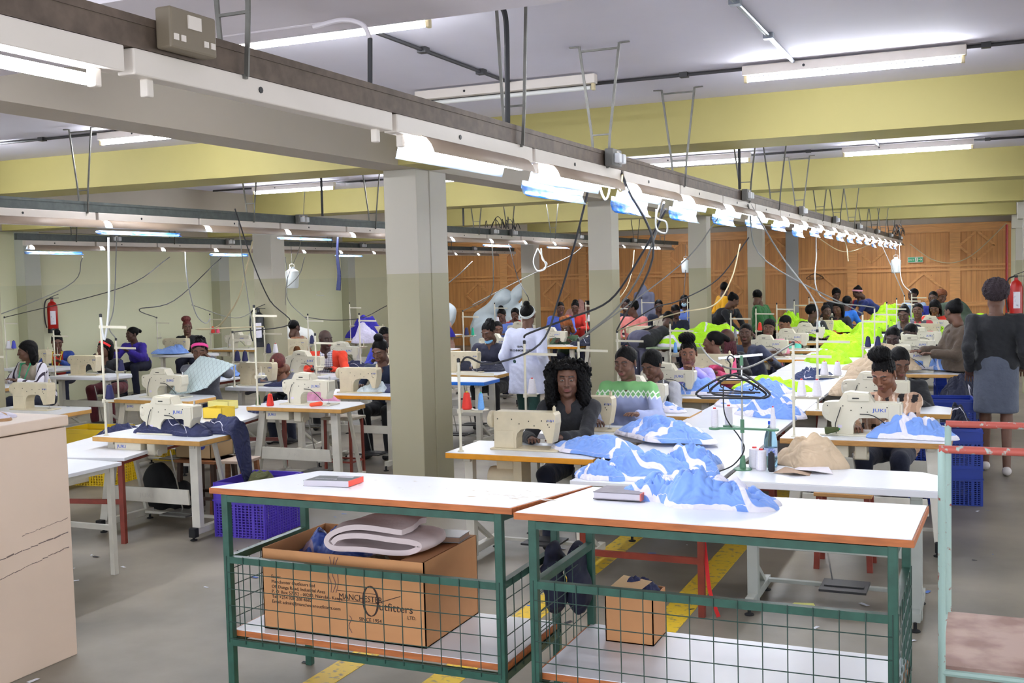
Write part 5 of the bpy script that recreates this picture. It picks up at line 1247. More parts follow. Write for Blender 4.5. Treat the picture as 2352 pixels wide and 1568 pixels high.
for i in range(n):
    a = 2*math.pi*i/n; b2 = 2*math.pi*(i+1)/n; wd = .004+.006*abs(math.cos(a)); mb.bar((.150+.037*math.cos(a), fy-.001, .180+.066*math.sin(a)), (.150+.037*math.cos(b2), fy-.001, .180+.066*math.sin(b2)), wd, .001, up=(0, 1, 0))
mb.bar((-.018, fy-.001, .213), (.176, fy-.001, .213), .002, .001, up=(0, 1, 0)).bar((-.018, fy-.001, .172), (.176, fy-.001, .172), .002, .001, up=(0, 1, 0)).bar((.176, fy-.001, .172), (.30, fy-.001, .216), .003, .001, up=(0, 1, 0))
mb.build('logo_ring', ink, bx)
mb = MB()
for s in range(3): mb.tube(spline([(-.053+.018*s+.009*math.sin(k*2.3+s), fy-.002, .361-.04*k) for k in range(5)], 4), .0012, 4)
mb.tube(spline([(.04, fy-.002, .105), (.05, fy-.002, .09), (.035, fy-.002, .06), (.05, fy-.002, .03)], 4), .0012, 4).build('pen_scribble', mat('pen_ink', (90, 70, 90), .6), bx)
# wadding, folded, on the box
wad_m = mat('white_wadding', (214, 198, 198), .95, var=.04, scale=20, bump=.12, bscale=60)
mb = MB(); pr = spline([(-.02, -.002), (.03, .026), (.2, .036), (.38, .030), (.45, .006), (.40, -.022), (.26, -.03), (.02, -.032), (-.05, 0), (-.02, .045), (.09, .074), (.26, .08), (.36, .074)], 7)
vs = []; W2 = .26; th_ = .0135
def wf(yy, sh): return [(p[0], yy, p[1]) for p in sh]
P2 = [Vector((p.x, 0, p.y)) for p in [Vector((a, b, 0)) for a, b in [(q.x, q.y) for q in [Vector((t[0], t[1], 0)) for t in pr]]]]
ou = []; inn = []
for i, p in enumerate(P2):
    t = (P2[min(i+1, len(P2)-1)]-P2[max(i-1, 0)]).normalized(); nrm = Vector((-t.z, 0, t.x)); ou.append(p+nrm*th_); inn.append(p-nrm*th_)
loop = ou+inn[::-1]; k = len(loop); NY = 6
for j in range(NY+1):
    q = j/NY; e = 1-.10*abs(q-.5)**2*4
    for v in loop: vs.append(Vector((v.x*e+.01*math.sin(j*1.3), (q-.5)*W2, v.z*e+.006*math.sin(v.x*14+j))))
fs = []
for j in range(NY):
    for i in range(k): fs.append((j*k+i, j*k+(i+1) % k, (j+1)*k+(i+1) % k, (j+1)*k+i))
m_ = len(ou)
for j, fl in ((0, 1), (NY, 0)):
    for i in range(m_-1): fs.append((j*k+i, j*k+i+1, j*k+k-2-i, j*k+k-1-i))
o = tag(MB().add(vs, fs).build('wadding_roll', wad_m, smooth=True, loc=(-2.693, 4.224, 0.774), rz=.10), 'thick white wadding folded double on top of the printed cardboard box', 'wadding')
heap('crumpled blue plastic sheet inside the printed cardboard box', -2.834, 4.356, 0.621, .17, .14, .17, 12, mat('blue_plastic_sheet', (66, 90, 170), .3), mat('striped_cloth', (170, 150, 176), .7), .25, name='plastic_sheet', cat='plastic sheet')
heap('beige cloth filling the printed cardboard box', -2.596, 4.294, 0.498, .27, .16, .17, 17, mat('dull_beige_cloth', (120, 96, 72), .9), khaki, 0, name='cloth', cat='cloth')
def book(label, x, y, z, w, d, h, rz, cover, spine, pages, name='book', tilt=0):
    r = empty(name, (x, y, z), label, 'book', None, rz); r.rotation_euler.x = tilt
    MB().box((-w/2+.003, -d/2+.004, .003), (w/2-.004, d/2-.003, h-.003)).build('pages', pages, r)
    MB().box((-w/2, -d/2, h-.003), (w/2, d/2, h)).box((-w/2, -d/2, 0), (w/2, d/2, .003)).build('cover', cover, r)
    if spine: MB().box((w/2-.004, -d/2-.001, 0), (w/2+.001, d/2+.001, h+.0006)).build('spine', spine, r)
    return r
pages = mat('paper_pages', (206, 200, 208), .8)
bk = book('grey book with a bright red spine on the left packing table', -2.763, 4.224, 1.011, .22, .176, .025, .16, mat('grey_cover', (78, 82, 84), .5), None, pages, tilt=-.057)
MB().box((-.107, -.089, 0), (.11, -.086, .0255)).build('spine', pages, bk); MB().box((.106, -.0885, 0), (.1108, .088, .0257)).build('spine', mat('red_spine', (232, 74, 54), .5), bk)
text('BOOK-KEEPING', .015, pages, bk, (-.08, -.03, .0252), (0, 0, 0), 'title'); MB().box((.0, .04, .025), (.075, .065, .0256)).build('cover_label', pages, bk)
b2_ = book('thick worn grey notebook on the right packing table left of the garments', -1.408, 4.338, 1.008, .205, .19, .03, .02, mat('worn_grey_cover', (124, 116, 124), .6, var=.2, scale=20), mat('red_tape', (206, 110, 100), .6), pages, 'notebook', -.05)
b3_ = book('open silvery notebook lying at the back corner of the cardboard box', -2.323, 4.435, 0.74, .23, .14, .027, .1, mat('shiny_grey_cover', (140, 140, 146), .25), None, mat('brown_pages', (150, 120, 100), .8), 'notebook')
# garments on the right packing table and around
for i, (x, y, z, a, b, H, sd, rz, d) in enumerate((
    (-1.074, 4.418, 1.001, 0.317, 0.176, 0.123, 3, .1, 'blue garment with white bands, the lower one on the right packing table'),
    (-1.003, 4.294, 1.0039999999999998, 0.238, 0.132, 0.162, 11, -.2, 'crumpled blue and white garment on top of the heap on the right packing table'),
    (-1.214, 4.382, 1.0039999999999998, 0.158, 0.106, 0.123, 23, .5, 'blue garment at the left of the heap, beside the worn notebook'))):
    heap(d, x-.03, y, z, a, b, H*.8, sd, rot=rz, group='blue and white garments', white=.36, n=150, k=24, fold=.5, ragged=.3)
for (x, y, z, a, b, H, sd, rz, d) in (
    (-1.86, 6.12, .748, .30, .17, .13, 5, .1, 'blue garment heap at the near end of the long cutting table'),
    (-1.62, 6.35, .748, .22, .17, .15, 8, .6, 'blue garment behind it at the near right corner of the long cutting table'),
    (-2.06, 6.02, .748, .15, .1, .10, 31, .2, 'small blue and white bundle at the near left corner of the cutting table'),
    (-2.36, 6.78, .768, .34, .17, .10, 14, -.1, 'blue garment being sewn by the curly-haired woman'),
    (-2.10, 7.45, .775, .38, .22, .12, 19, -.55, 'blue garment sliding from the table of the woman in the green sweater'),
    (-2.62, 8.95, .765, .24, .14, .09, 22, 0, 'blue and white garment at the hooded person, in front of the tie-dye hoodie'),
    (-1.92, 9.75, .748, .36, .3, .13, 25, .3, 'blue garment heap in the middle of the long cutting table, farther one'),
    (-1.62, 9.0, .748, .26, .22, .15, 27, .1, 'blue garment heap in the middle of the long cutting table, nearer one'),
    (-2.02, 10.5, .748, .3, .25, .12, 33, 1, 'blue garment bundle behind the heap on the long cutting table'),
    (-.48, 8.0, .765, .34, .17, .13, 36, .15, 'blue striped garment under the hands of the woman in plaid'),
    (-.55, 13.1, .78, .25, .2, .2, 38, 0, 'blue cloth in front of the standing person in the brown jacket')):
    heap(d, x, y, z, a, b, H, sd, rot=rz, group='blue and white garments', white=.33, n=120, k=22, fold=.5, ragged=.3)
# cloth held up by the woman in tie-dye
p = at(1600, 895, Y=10.3)
heap('blue cloth panel held up by the woman in the tie-dye hoodie', p.x, p.y, .77, .30, .2, .17, 41, fold=.25, name='blue_cloth', cat='cloth', white=.15)
# neon stacks and heaps down the main table
for i, (x, y, z, a, b, H, sd, d) in enumerate((
    (-2.1, 11.1, .748, .28, .22, .1, 1, 'neon yellow cloth on the cutting table by the woman in pink'), (-1.8, 10.9, .748, .2, .2, .08, 2, 'neon yellow cloth beside the blue heap on the cutting table'),
    (-1.85, 14.2, .748, .3, .28, .16, 3, 'neon yellow folded vests on the cutting table right of the peach top'), (-1.75, 15.3, .748, .28, .3, .2, 4, 'neon yellow heap just beyond the folded vests'),
    (-1.95, 16.6, .748, .3, .35, .2, 5, 'neon yellow heap left of the middle thread cones'), (-1.8, 18.0, .748, .32, .4, .22, 6, 'neon yellow heap farther down the cutting table'),
    (-1.95, 19.6, .748, .3, .4, .24, 7, 'neon yellow heap near the far end of the cutting table'), (-1.85, 21.2, .748, .3, .4, .26, 8, 'neon yellow heap at the far end of the cutting table'),
    (-2.6, 18.4, .80, .3, .2, .16, 9, 'neon vest under the hands of the person with shoulder stripes'), (-2.5, 20.0, .8, .3, .2, .16, 10, 'neon vest in front of the person with red shoulders'),
    (-.85, 20.2, .8, .25, .2, .12, 11, 'neon vest in front of the bright red tabard'), (-.62, 18.4, .8, .2, .2, .1, 12, 'neon vest beside the red dotted shirt'),
    (-.5, 22.0, .8, .3, .25, .3, 13, 'neon heap at the back right near the wooden wall'), (-1.9, 23.2, .8, .35, .3, .35, 14, 'neon heap before the wooden wall'),
    (-4.0, 15.6, .85, .45, .3, .22, 15, 'neon vests with white tape on the bench behind the tie-dye hoodie'), (-3.75, 16.0, 1.0, .35, .25, .16, 16, 'neon vest on top of the others behind the tie-dye hoodie'), (-3.1, 19.0, .9, .3, .3, .25, 17, 'neon heap under the bending person in the black jacket'))):
    heap(d, x, y, z, a, b, H, sd*7+2, neon, cloth_white if i in (14, 15) else neon, .3 if i in (14, 15) else 0, name='neon_vest', cat='vest', group='neon yellow vests', n=64, k=16, fold=.5)
cutting_table('pale green bench carrying the neon vests', -4.55, 15.2, -3.45, 16.3, .85, leg=stand_m, edge=mat('pale_green_top', (150, 168, 136), .5), group='side benches')
# dark cloths
for (x, y, z, a, b, H, sd, m, d, rz) in (
    (-5.95, 6.83, .765, .36, .16, .13, 3, navy, 'navy quilted cloth at the machine nearest in the left bay', -.1), (-5.55, 6.95, .765, .34, .13, .10, 4, navy, 'navy quilted cloth trailing off the nearest left machine table', -.1),
    (-6.75, 7.1, .665, .2, .2, .08, 5, navy, 'navy quilted cloth left of the nearest left machine', 0), (-6.5, 8.9, .665, .22, .2, .08, 6, navy, 'navy quilted piece on the low cutting table by the yellow tray', .4),
    (-5.9, 12.4, .765, .5, .18, .1, 7, navy_d, 'dark navy cloth on the table behind the masked woman', 0), (-5.9, 17.0, .765, .45, .3, .16, 8, navy_d, 'dark navy cloth spread before the rust headscarf', 0),
    (-.3, 14.3, .5, .3, .6, .4, 9, navy_d, 'dark navy heap on the blue crates at the right', 0), (-.28, 12.4, .36, .3, .45, .35, 10, navy_d, 'dark denim heap at the right beside the walking person', 0),
    (-.3, 10.6, .34, .22, .35, .25, 11, navy_d, 'dark cloth heap spilling from the blue crates behind the plaid shirt', 0), (-1.75, 12.1, .748, .24, .16, .1, 12, den, 'folded dark blue cloth on the cutting table between the thread stands', 0),
    (-4.9, 17.7, .765, .3, .2, .12, 13, navy_d, 'dark navy cloth by the second column', 0), (-7.2, 10.25, .765, .3, .14, .05, 14, navy, 'navy cloth under the hands of the bent woman', 0),
    (-5.75, 9.95, .765, .25, .16, .06, 15, navy, 'navy and white piece being sewn beside the big column', 0), (-8.0, 12.5, .765, .5, .18, .08, 16, navy, 'navy quilted strip behind the man in the orange jacket', 0)):
    heap(d, x, y, z, a, b, H, sd*5+1, m, cloth_white, .04, rot=rz, name='dark_cloth', cat='cloth', group='dark cloths', n=80, k=22, fold=.6, edge=-5.40 if 'trailing' in d else None)
kh = heap('beige canvas cloth heaped on the white table with grey legs', -.98, 6.68, .762, .20, .15, .21, 2, khaki, khaki, 0, name='canvas_cloth', cat='cloth', n=120, k=10, fold=.35)
heap('beige canvas draped over a machine behind the white thread cones', -1.05, 10.3, .80, .28, .25, .42, 6, khaki, khaki, 0, name='canvas_cloth', cat='cloth', fold=.2, k=8)
heap('large beige canvas sheet in front of the man in beige', -1.1, 12.75, .80, .40, .22, .32, 9, khaki, khaki, 0, name='canvas_cloth', cat='cloth', fold=.2, k=8)
# paper pattern pieces
mb = MB(); P = [(-1.15, 6.36), (-1.02, 6.30), (-.90, 6.36), (-.94, 6.47), (-1.1, 6.46)]
mb.add([(x, y, .764+.02*math.sin(i*2)) for i, (x, y) in enumerate(P)], [(0, 1, 2, 3, 4)])
o = tag(mb.build('paper_pattern', mat('brown_card', (176, 150, 128), .8)), 'brown card pattern piece lying in front of the beige canvas', 'pattern'); sm = o.modifiers.new('t', 'SOLIDIFY'); sm.thickness = .002
mb = MB(); P = [(-1.06, 6.44), (-.92, 6.38), (-.82, 6.42), (-.86, 6.52), (-1.02, 6.56)]
mb.add([(x, y, .775+.012*math.sin(i*2.4)) for i, (x, y) in enumerate(P)], [(0, 1, 2, 3, 4)])
o = tag(mb.build('paper_pattern', mat('white_card', (222, 216, 222), .8)), 'white paper pattern piece lying on the brown one', 'pattern'); sm = o.modifiers.new('t', 'SOLIDIFY'); sm.thickness = .002
# ------------------------------------------------------------------ green thread rack with hangers
gp = mat('sage_green_enamel', (84, 130, 98), .4)
rk = empty('thread_rack', (-1.342, 6.434, .76), 'green thread rack with three arms on the white table with grey legs', 'thread rack')
MB().lathe((0, 0, 0), [(.055, 0), (.055, .006), (.02, .014), (.014, .08), (.012, .085)], 16).build('foot', gp, rk, smooth=True)
MB().lathe((0, 0, .08), [(.006, 0), (.006, .6)], 10).build('pole', chrome, rk); MB().lathe((0, 0, .25), [(.012, -.03), (.012, .05)], 10).build('collar', gp, rk); MB().lathe((0, 0, .62), [(.011, 0), (.011, .06)], 10).build('collar', gp, rk)
for (x, y) in ((-.16, -.02), (-.10, .09), (.18, .0)):
    MB().bar((0, 0, .245), (x, y, .245), .03, .012).lathe((x, y, .238), [(.034, 0), (.036, .008), (.034, .012)], 16).build('arm', gp, rk, smooth=True)
MB().bar((-.13, -.03, .665), (.12, .02, .685), .006, .014).bar((-.13, -.03, .66), (-.02, .03, .68), .004, .01).build('guide_bar', chrome, rk)
cone((-1.342-.16, 6.414, 1.01), 'white', 'lilac white cone on the near left arm of the green rack', .022, .115, 'tube')
cone((-1.442, 6.524, 1.01), 'white', 'lilac white cone on the rear left arm of the green rack', .024, .12, 'tube')
cone((-1.162, 6.434, 1.01), 'white', 'slim white cone on the right arm of the green rack', .018, .13, 'cone')
for k, (x, y, c, r, h, d) in enumerate(((-1.285, 6.50, 'white', .034, .125, 'left white spool beside the water bottle'), (-1.235, 6.44, 'white', .032, .125, 'right white spool beside the water bottle'), (-1.17, 6.415, 'black', .02, .115, 'black spool in front of the water bottle'))):
    cone((x, y, .76), c, d, r, h, 'tube')
cone((-1.06, 7.86, .80), 'olive', 'olive cone lying on its side behind the beige canvas', .028, .10, 'cone', (0, 1.45, .2))
glass = bpy.data.materials.new('blue_bottle_plastic'); glass.use_nodes = True; gb = glass.node_tree.nodes['Principled BSDF']
gb.inputs['Base Color'].default_value = lin((176, 222, 240)); gb.inputs['Transmission Weight'].default_value = .9; gb.inputs['Roughness'].default_value = .12; gb.inputs['IOR'].default_value = 1.2
def bottle(label, x, y, z, s=1.0):
    r = empty('water_bottle', (x, y, z), label, 'bottle')
    MB().lathe((0, 0, 0), [(.036*s, 0), (.042*s, .008*s), (.042*s, .06*s), (.040*s, .065*s), (.042*s, .07*s), (.042*s, .16*s), (.036*s, .20*s), (.022*s, .245*s), (.013*s, .26*s), (.013*s, .275*s)], 20).build('bottle_body', glass, r, smooth=True)
    MB().lathe((0, 0, .272*s), [(.0155*s, 0), (.0155*s, .02*s)], 14).build('cap', mat('blue_cap', (30, 80, 200), .4), r)
    MB().lathe((0, 0, .075*s), [(.0425*s, 0), (.0425*s, .05*s)], 20).build('bottle_label', mat('blue_label', (60, 90, 190), .5, col2=(210, 220, 240), scale=40), r)
    return r
bottle('big pale blue water bottle behind the spools on the white table', -1.20, 6.56, .76, .95)
bottle('small blue water bottle on the far table of the left bay', -9.1, 15.95, .76, .9)
def clothes_hanger(label, x, y, z, rz, tilt=0):
    r = empty('clothes_hanger', (x, y, z), label, 'hanger', 'black plastic clothes hangers'); r.rotation_euler = (tilt, 0, rz)
    mb = MB().tube(spline([(0, 0, .13), (-.018, 0, .155), (-.002, 0, .178), (.022, 0, .16), (.018, 0, .14)], 5), .004, 6).tube([(0, 0, .13), (0, 0, .06)], .006, 6)
    mb.tube(spline([(-.205, 0, -.06), (-.19, 0, -.035), (-.08, 0, .035), (0, 0, .062), (.08, 0, .035), (.19, 0, -.035), (.205, 0, -.06)], 5), .0075, 6)
    mb.tube([(-.2, 0, -.062), (-.17, 0, -.075), (.17, 0, -.075), (.2, 0, -.062)], .007, 6).tube([(-.14, 0, -.045), (.14, 0, -.045)], .005, 6).tube([(-.08, 0, .03), (.08, 0, .03)], .004, 6)
    for s in (-1, 1): mb.tube(spline([(s*.13, 0, .0), (s*.13, 0, -.02), (s*.118, 0, -.03), (s*.105, 0, -.02)], 4), .004, 6)
    mb.build('hanger_frame', black, r); return r
clothes_hanger('black clothes hanger on the green thread rack, front one', -1.40, 6.40, 1.265, .10)
clothes_hanger('black clothes hanger on the green thread rack, rear one', -1.36, 6.45, 1.27, -.35)
clothes_hanger('black hanger on the wooden wall', -3.9, 27.40, 1.73, 0)
cable([(-1.45, 6.42, 1.25), (-1.44, 6.42, 1.08), (-1.36, 6.44, .95), (-1.33, 6.42, .88), (-1.38, 6.36, .80), (-1.46, 6.3, .763)], 'black cord hanging from the hangers round the green rack', black, .004, None, 'cord')
# ------------------------------------------------------------------ small box, bags and floor things
sb = open_box('small brown cardboard box on the shelf of the right packing table', -1.496, -1.285, 4.33, 4.523, 0.384, 0.586, m=card)
MB().add([(-.12, -.10, .203), (.02, -.11, .208), (.07, .02, .242), (-.08, .09, .238)], [(0, 1, 2, 3)]).build('flap', mat('pale_card', (196, 164, 120), .8), sb)
heap('navy cloth poking out of the small cardboard box', -1.373, 4.462, 0.568, .08, .05, .07, 4, navy, navy, 0, name='dark_cloth', cat='cloth', group='dark cloths')
for k, (x, y, z0, z1) in enumerate(((-1.751, 4.382, 0.48, 0.762), (-1.672, 4.47, 0.463, 0.762))):
    b = Body(); b.e((x, y, (z0+z1)/2+.04), (.032, .11, .12), .03).e((x+.02, y-.02, z0+.08), (.042, .09, .09), .04); V, F = b.mesh(.009, wob(.009, 55, k)); tag(npmesh('hanging_jacket', [(V, F, 0)], [navy_d]), 'dark navy jacket hung over the side rail, %s of the two' % ('nearer' if k == 0 else 'farther'), 'jacket')
tag(MB().add([(-1.06, 6.30, .003), (-.98, 6.24, .004), (-.90, 6.30, .003), (-.93, 6.37, .012), (-1.04, 6.38, .003)], [(0, 1, 2, 3, 4)]).build('paper_note', mat('yellow_paper', (214, 214, 120), .7)), 'yellow scrap of paper on the floor under the white table', 'paper')
mb = MB(); P = spline([(-1.47, 5.98, .42), (-1.45, 5.95, .3), (-1.43, 5.93, .16), (-1.38, 5.92, .02)], 5)
for a, b in zip(P[:-1], P[1:]): mb.bar(a, b, .022, .002, up=(0, 1, 0))
tag(mb.build('red_ribbon', mat('red_ribbon_cloth', (200, 24, 28), .6)), 'red ribbon tied to the red leg of the cutting table', 'ribbon')
for k, (px, py, Y) in enumerate(((385, 1050, 7.3), (320, 1090, 7.1), (200, 990, 6.9))):
    p = at(px, py, Y=Y)
# boxes and bags under the left machines
cbx = open_box('tan carton with a blue round logo on a stool under the nearest left machine table', -6.35, -5.98, 7.3, 7.6, .47, .66, m=mat('tan_carton', (176, 148, 108), .7))
MB().lathe((.09, -.152, .12), [(.045, 0), (.045, .001)], 20, 0, 'y').build('round_logo', mat('carton_blue', (50, 60, 140), .6), cbx)
put(stool('dark wooden stool carrying the tan carton', seat=wood_d, leg=mat('dark_brown_wood', (62, 38, 26), .6), S=.42, group='stools'), -6.12, 7.42)
b = Body(); b.e((-6.5, 7.25, .22), (.15, .12, .21), .06).e((-6.3, 7.3, .14), (.12, .1, .13), .05); V, F = b.mesh(.016, wob(.012, 22, 3)); tag(npmesh('black_bag', [(V, F, 0)], [rubber]), 'black bag on the floor under the nearest left machine table', 'bag')
b = Body(); b.e((-5.95, 7.6, .14), (.16, .12, .14), .06); V, F = b.mesh(.016, wob(.014, 26, 5)); tag(npmesh('plastic_bag', [(V, F, 0)], [mat('grey_clear_plastic', (150, 146, 146), .3)]), 'crumpled grey plastic bag on the floor behind the black bag', 'bag')
# cream trays hung under the left column tables
def tray(label, x, y, z, L, Wd, h, m): 
    r = empty('parts_tray', (x, y, z), label, 'tray'); a, b = L/2, Wd/2
    MB().box((-a, -b, 0), (a, b, .006)).box((-a, -b, 0), (a, -b+.006, h)).box((-a, b-.006, 0), (a, b, h)).box((-a, -b, 0), (-a+.006, b, h)).box((a-.006, -b, 0), (a, b, h)).build('tray_shell', m, r, bevel=.002)
    MB().box((-a+.02, -b+.02, .006), (a*.3, b-.03, h*.6), bev=.01).build('tray_contents', navy_d, r); return r
py_m = mat('pale_yellow_plastic', (226, 214, 130), .5)
tray('pale yellow tray beside the pink headband woman\'s table', -7.15, 8.95, .665, .26, .16, .08, py_m); tray('pale yellow tray left of the table with the red cone', -6.72, 8.35, .665, .22, .2, .10, mat('bright_yellow_tray', (232, 198, 60), .5))
cone((-6.28, 8.56, TT), 'red', 'red thread cone standing on the left table beside the machine', .036, .12); cone((-6.42, 8.56, TT), 'green', 'dark green cone left of the red cone', .026, .11)
b = Body(); b.c((-5.83, 8.58, .78), (-5.74, 8.6, .79), .018, .022, .02); V, F = b.mesh(.006); tag(npmesh('pin_cushion', [(V, F, 0)], [mat('coral_cloth', (232, 84, 52), .8)]), 'small coral pincushion in front of the machine with the red cone', 'pincushion')
heap('pink checked cloth between the tables of the left bay', -6.3, 9.3, .7, .26, .14, .16, 5, mat('pink_check_cloth', (206, 140, 172), .8), khaki, .05, name='pink_cloth', cat='cloth')
heap('blue cloth beside the woman in the blue hoodie', -12.6, 14.5, .78, .3, .2, .15, 6, cloth_blue, cloth_blue, 0, name='blue_cloth', cat='cloth'); heap('bright blue cloth on the white table right of the blue hoodie', -9.3, 11.6, .73, .4, .25, .15, 9, cloth_blue, cloth_blue, 0, name='blue_cloth', cat='cloth')
heap('pale blue wadding in the machine of the woman in navy', -5.9, 9.85, .77, .16, .12, .11, 9, pale_cloth, pale_cloth, 0, name='pale_cloth', cat='cloth')
# quilt held up by the woman with the pink headband
NU, NV = 26, 18; V = []; 
c00, c10, c11, c01 = [np.array(at(*q)) for q in ()] if False else [np.array(at(x, y, Y=Y)) for x, y, Y in ((392, 905, 9.22), (540, 836, 9.1), (462, 818, 9.30), (388, 880, 9.34))]
tp = [np.array(at(x, y, Y=Y)) for x, y, Y in ((462, 818, 9.35), (500, 822, 9.25), (540, 838, 9.1))]; bt = [np.array(at(x, y, Y=Y)) for x, y, Y in ((391, 904, 9.22), (430, 910, 9.12), (478, 888, 9.1))]
for i in range(NU+1):
    u = i/NU; a = tp[0]*(1-u)**2+tp[1]*2*u*(1-u)+tp[2]*u*u; b = bt[0]*(1-u)**2+bt[1]*2*u*(1-u)+bt[2]*u*u
    for j in range(NV+1):
        v = j/NV; p_ = a*(1-v)+b*v; bow = math.sin(v*math.pi)*.03; q = .006*(abs(math.sin((u*2.4+v*2)*math.pi*3))+abs(math.sin((u*2.4-v*2)*math.pi*3)))
        V.append((p_[0]-bow*.5, p_[1]-bow-q, p_[2]-bow*.4))
F = [(i*(NV+1)+j, (i+1)*(NV+1)+j, (i+1)*(NV+1)+j+1, i*(NV+1)+j+1) for i in range(NU) for j in range(NV)]
o = tag(MB().add(V, F).build('quilted_cloth', ramp_mat('pale_quilt', 'quilt', [(206, 222, 224), (150, 166, 172)], .8, s=14), smooth=True), 'pale quilted cloth held up by the woman with the pink headband', 'cloth'); sm = o.modifiers.new('t', 'SOLIDIFY'); sm.thickness = .012
# ------------------------------------------------------------------ cabinet and cart at the edges
cabm = mat('beige_enamel_cabinet', (214, 192, 172), .5, var=.05, scale=3)
cb = empty('metal_cabinet', (-4.98, 3.75, 0), 'beige metal cabinet with scratched side at the left edge of the picture', 'cabinet')
MB().box((-.5, -.75, 0), (.55, .52, 1.215), bev=.006).build('body', cabm, cb); MB().box((-.51, -.76, 1.221), (.56, .53, 1.277), bev=.008).build('top', cabm, cb)
scr_m = mat('scratch_mark', (120, 104, 98), .7)
mb = MB(); rs_ = random.Random(5)
for z0, z1, y0, y1, w_ in ((.60, .66, -.2, .5, .006), (.52, .585, .0, .5, .003), (.71, .735, .2, .5, .002)):
    for k in range(14):
        a = y0+(y1-y0)*k/14; b = y0+(y1-y0)*(k+.9)/14; mb.bar((.551, a, z0+(z1-z0)*k/14+rs_.uniform(-.003, .003)), (.551, b, z0+(z1-z0)*(k+.9)/14+rs_.uniform(-.003, .003)), .002, w_*rs_.uniform(.5, 1.4), up=(0, 0, 1))
mb.build('scratches', scr_m, cb)
heap('white crumpled papers lying on the cabinet', -4.75, 4.05, 1.279, .2, .12, .05, 3, mat('white_paper', (214, 208, 224), .7), mat('brown_paper', (170, 130, 90), .7), .25, name='papers', cat='paper', fold=.3, k=6)
MB_ = MB().box((-.04, -.012, 0), (.04, .012, .14), bev=.003).build('dark_board', mat('dark_brown_board', (84, 50, 44), .5), loc=(-4.72, 3.80, 1.277)); tag(MB_, 'dark brown upright board standing on the cabinet at the left edge', 'board')
cartm = mat('pale_green_chipped_paint', (176, 204, 196), .45, scale=26, col2=(150, 60, 44), lo=.30, hi=.38); cartr = mat('red_chipped_paint', (196, 96, 84), .5, scale=24, col2=(176, 198, 190), lo=.36, hi=.42)
rust = mat('rusty_plate', (150, 118, 108), .5, scale=5, col2=(186, 160, 148), lo=.4, hi=.62)
ct = empty('trolley', (.13, 5.15, 0), 'chipped pale green metal trolley with red top rails at the right edge', 'trolley')
for y, z in ((.40, 1.19), (-.37, 1.19)):
    for x in (-.31, .5): MB().tube([(x, y, .12), (x, y, z)], .0155, 10).build('post', cartm, ct, smooth=True)
    MB().tube([(-.32, y, z), (.51, y, z)], .0165, 10).build('top_rail', cartr, ct, smooth=True)
MB().box((-.31, -.37, .27), (.5, .40, .285)).build('platform', rust, ct)
for a, b in (((-.31, -.37, .255), (.5, -.37, .255)), ((-.31, .4, .262), (.5, .4, .262)), ((-.31, -.37, .262), (-.31, .4, .262)), ((.5, -.37, .262), (.5, .4, .262))): MB().tube([a, b], .015, 8).build('rail', cartm, ct, smooth=True)
for x in (-.31, .5):
    for y in (-.37, .4): MB().lathe((x, y, .06), [(.02, -.018), (.06, -.015), (.06, .015), (.02, .018)], 16, 0, 'x').build('wheel', rubber, ct, smooth=True)
# ------------------------------------------------------------------ wall things
def extinguisher(label, loc, m, s=1.0, rz=0, bracket=True):
    r = empty('fire_extinguisher', loc, label, 'fire extinguisher', None, rz)
    MB().lathe((0, 0, 0), [(.07*s, 0), (.078*s, .01), (.078*s, .40*s), (.06*s, .46*s), (.025*s, .49*s), (.022*s, .52*s)], 22).build('cylinder', m, r, smooth=True)
    MB().lathe((0, 0, -.005), [(.079*s, 0), (.08*s, .07*s)], 22).build('base_ring', black, r)
    MB().box((-.02*s, -.015, .52*s), (.02*s, .015, .55*s)).bar((-.03*s, 0, .55*s), (.10*s, 0, .60*s), .018, .01).bar((-.01*s, 0, .54*s), (.10*s, 0, .54*s), .018, .008).build('valve', black, r)
    MB().tube(spline([(-.02*s, 0, .54*s), (-.09*s, -.02, .50*s), (-.115*s, -.03, .36*s), (-.11*s, -.03, .18*s), (-.09*s, -.04, .08*s)]), .010*s, 8).build('hose', black, r, smooth=True)
    vs = []; 
    for k in range(7):
        a = math.radians(-115+k*10); vs += [(.0795*s*math.cos(a), .0795*s*math.sin(a), .13*s), (.0795*s*math.cos(a), .0795*s*math.sin(a), .34*s)]
    MB().add(vs, [(2*k, 2*k+2, 2*k+3, 2*k+1) for k in range(6)]).build('instruction_label', mat('white_label', (222, 218, 226), .5, col2=(150, 150, 170), scale=26, lo=.3, hi=.42), r)
    return r
redp = mat('fire_red_enamel', (176, 24, 18), .3); blkp = mat('black_enamel', (26, 28, 32), .3)
extinguisher('red fire extinguisher hung on the left wall', (-14.08, 13.4, 1.19), redp, 1.05, .8)
extinguisher('black fire extinguisher on the column of the left row', (-9.52, 12.78, 1.02), blkp, 1.0, .5)
extinguisher('large red fire extinguisher by the right edge of the picture', (.36, 17.74, 1.12), redp, 1.15, 0)
hr = empty('hose_reel', (.36, 22.4, 1.25), 'red fire hose reel behind the large extinguisher at the right edge', 'hose reel')
MB().lathe((0, 0, 0), [(.24, -.06), (.25, -.05), (.1, -.045), (.1, .045), (.25, .05), (.24, .06)], 24, 0, 'x').build('reel', redp, hr); MB().lathe((0, 0, 0), [(.2, -.04), (.2, .04)], 20, 0, 'x').build('hose', mat('red_hose', (196, 60, 50), .5), hr)
pipe([(.36, 27.3, .3), (.36, 27.3, 2.8)], 'red vertical pipe in the back right corner', redp, .03, False)
ex = empty('exit_sign', (-1.60, 27.43, 2.06), 'green exit sign with a running figure and arrow on the wooden wall', 'sign')
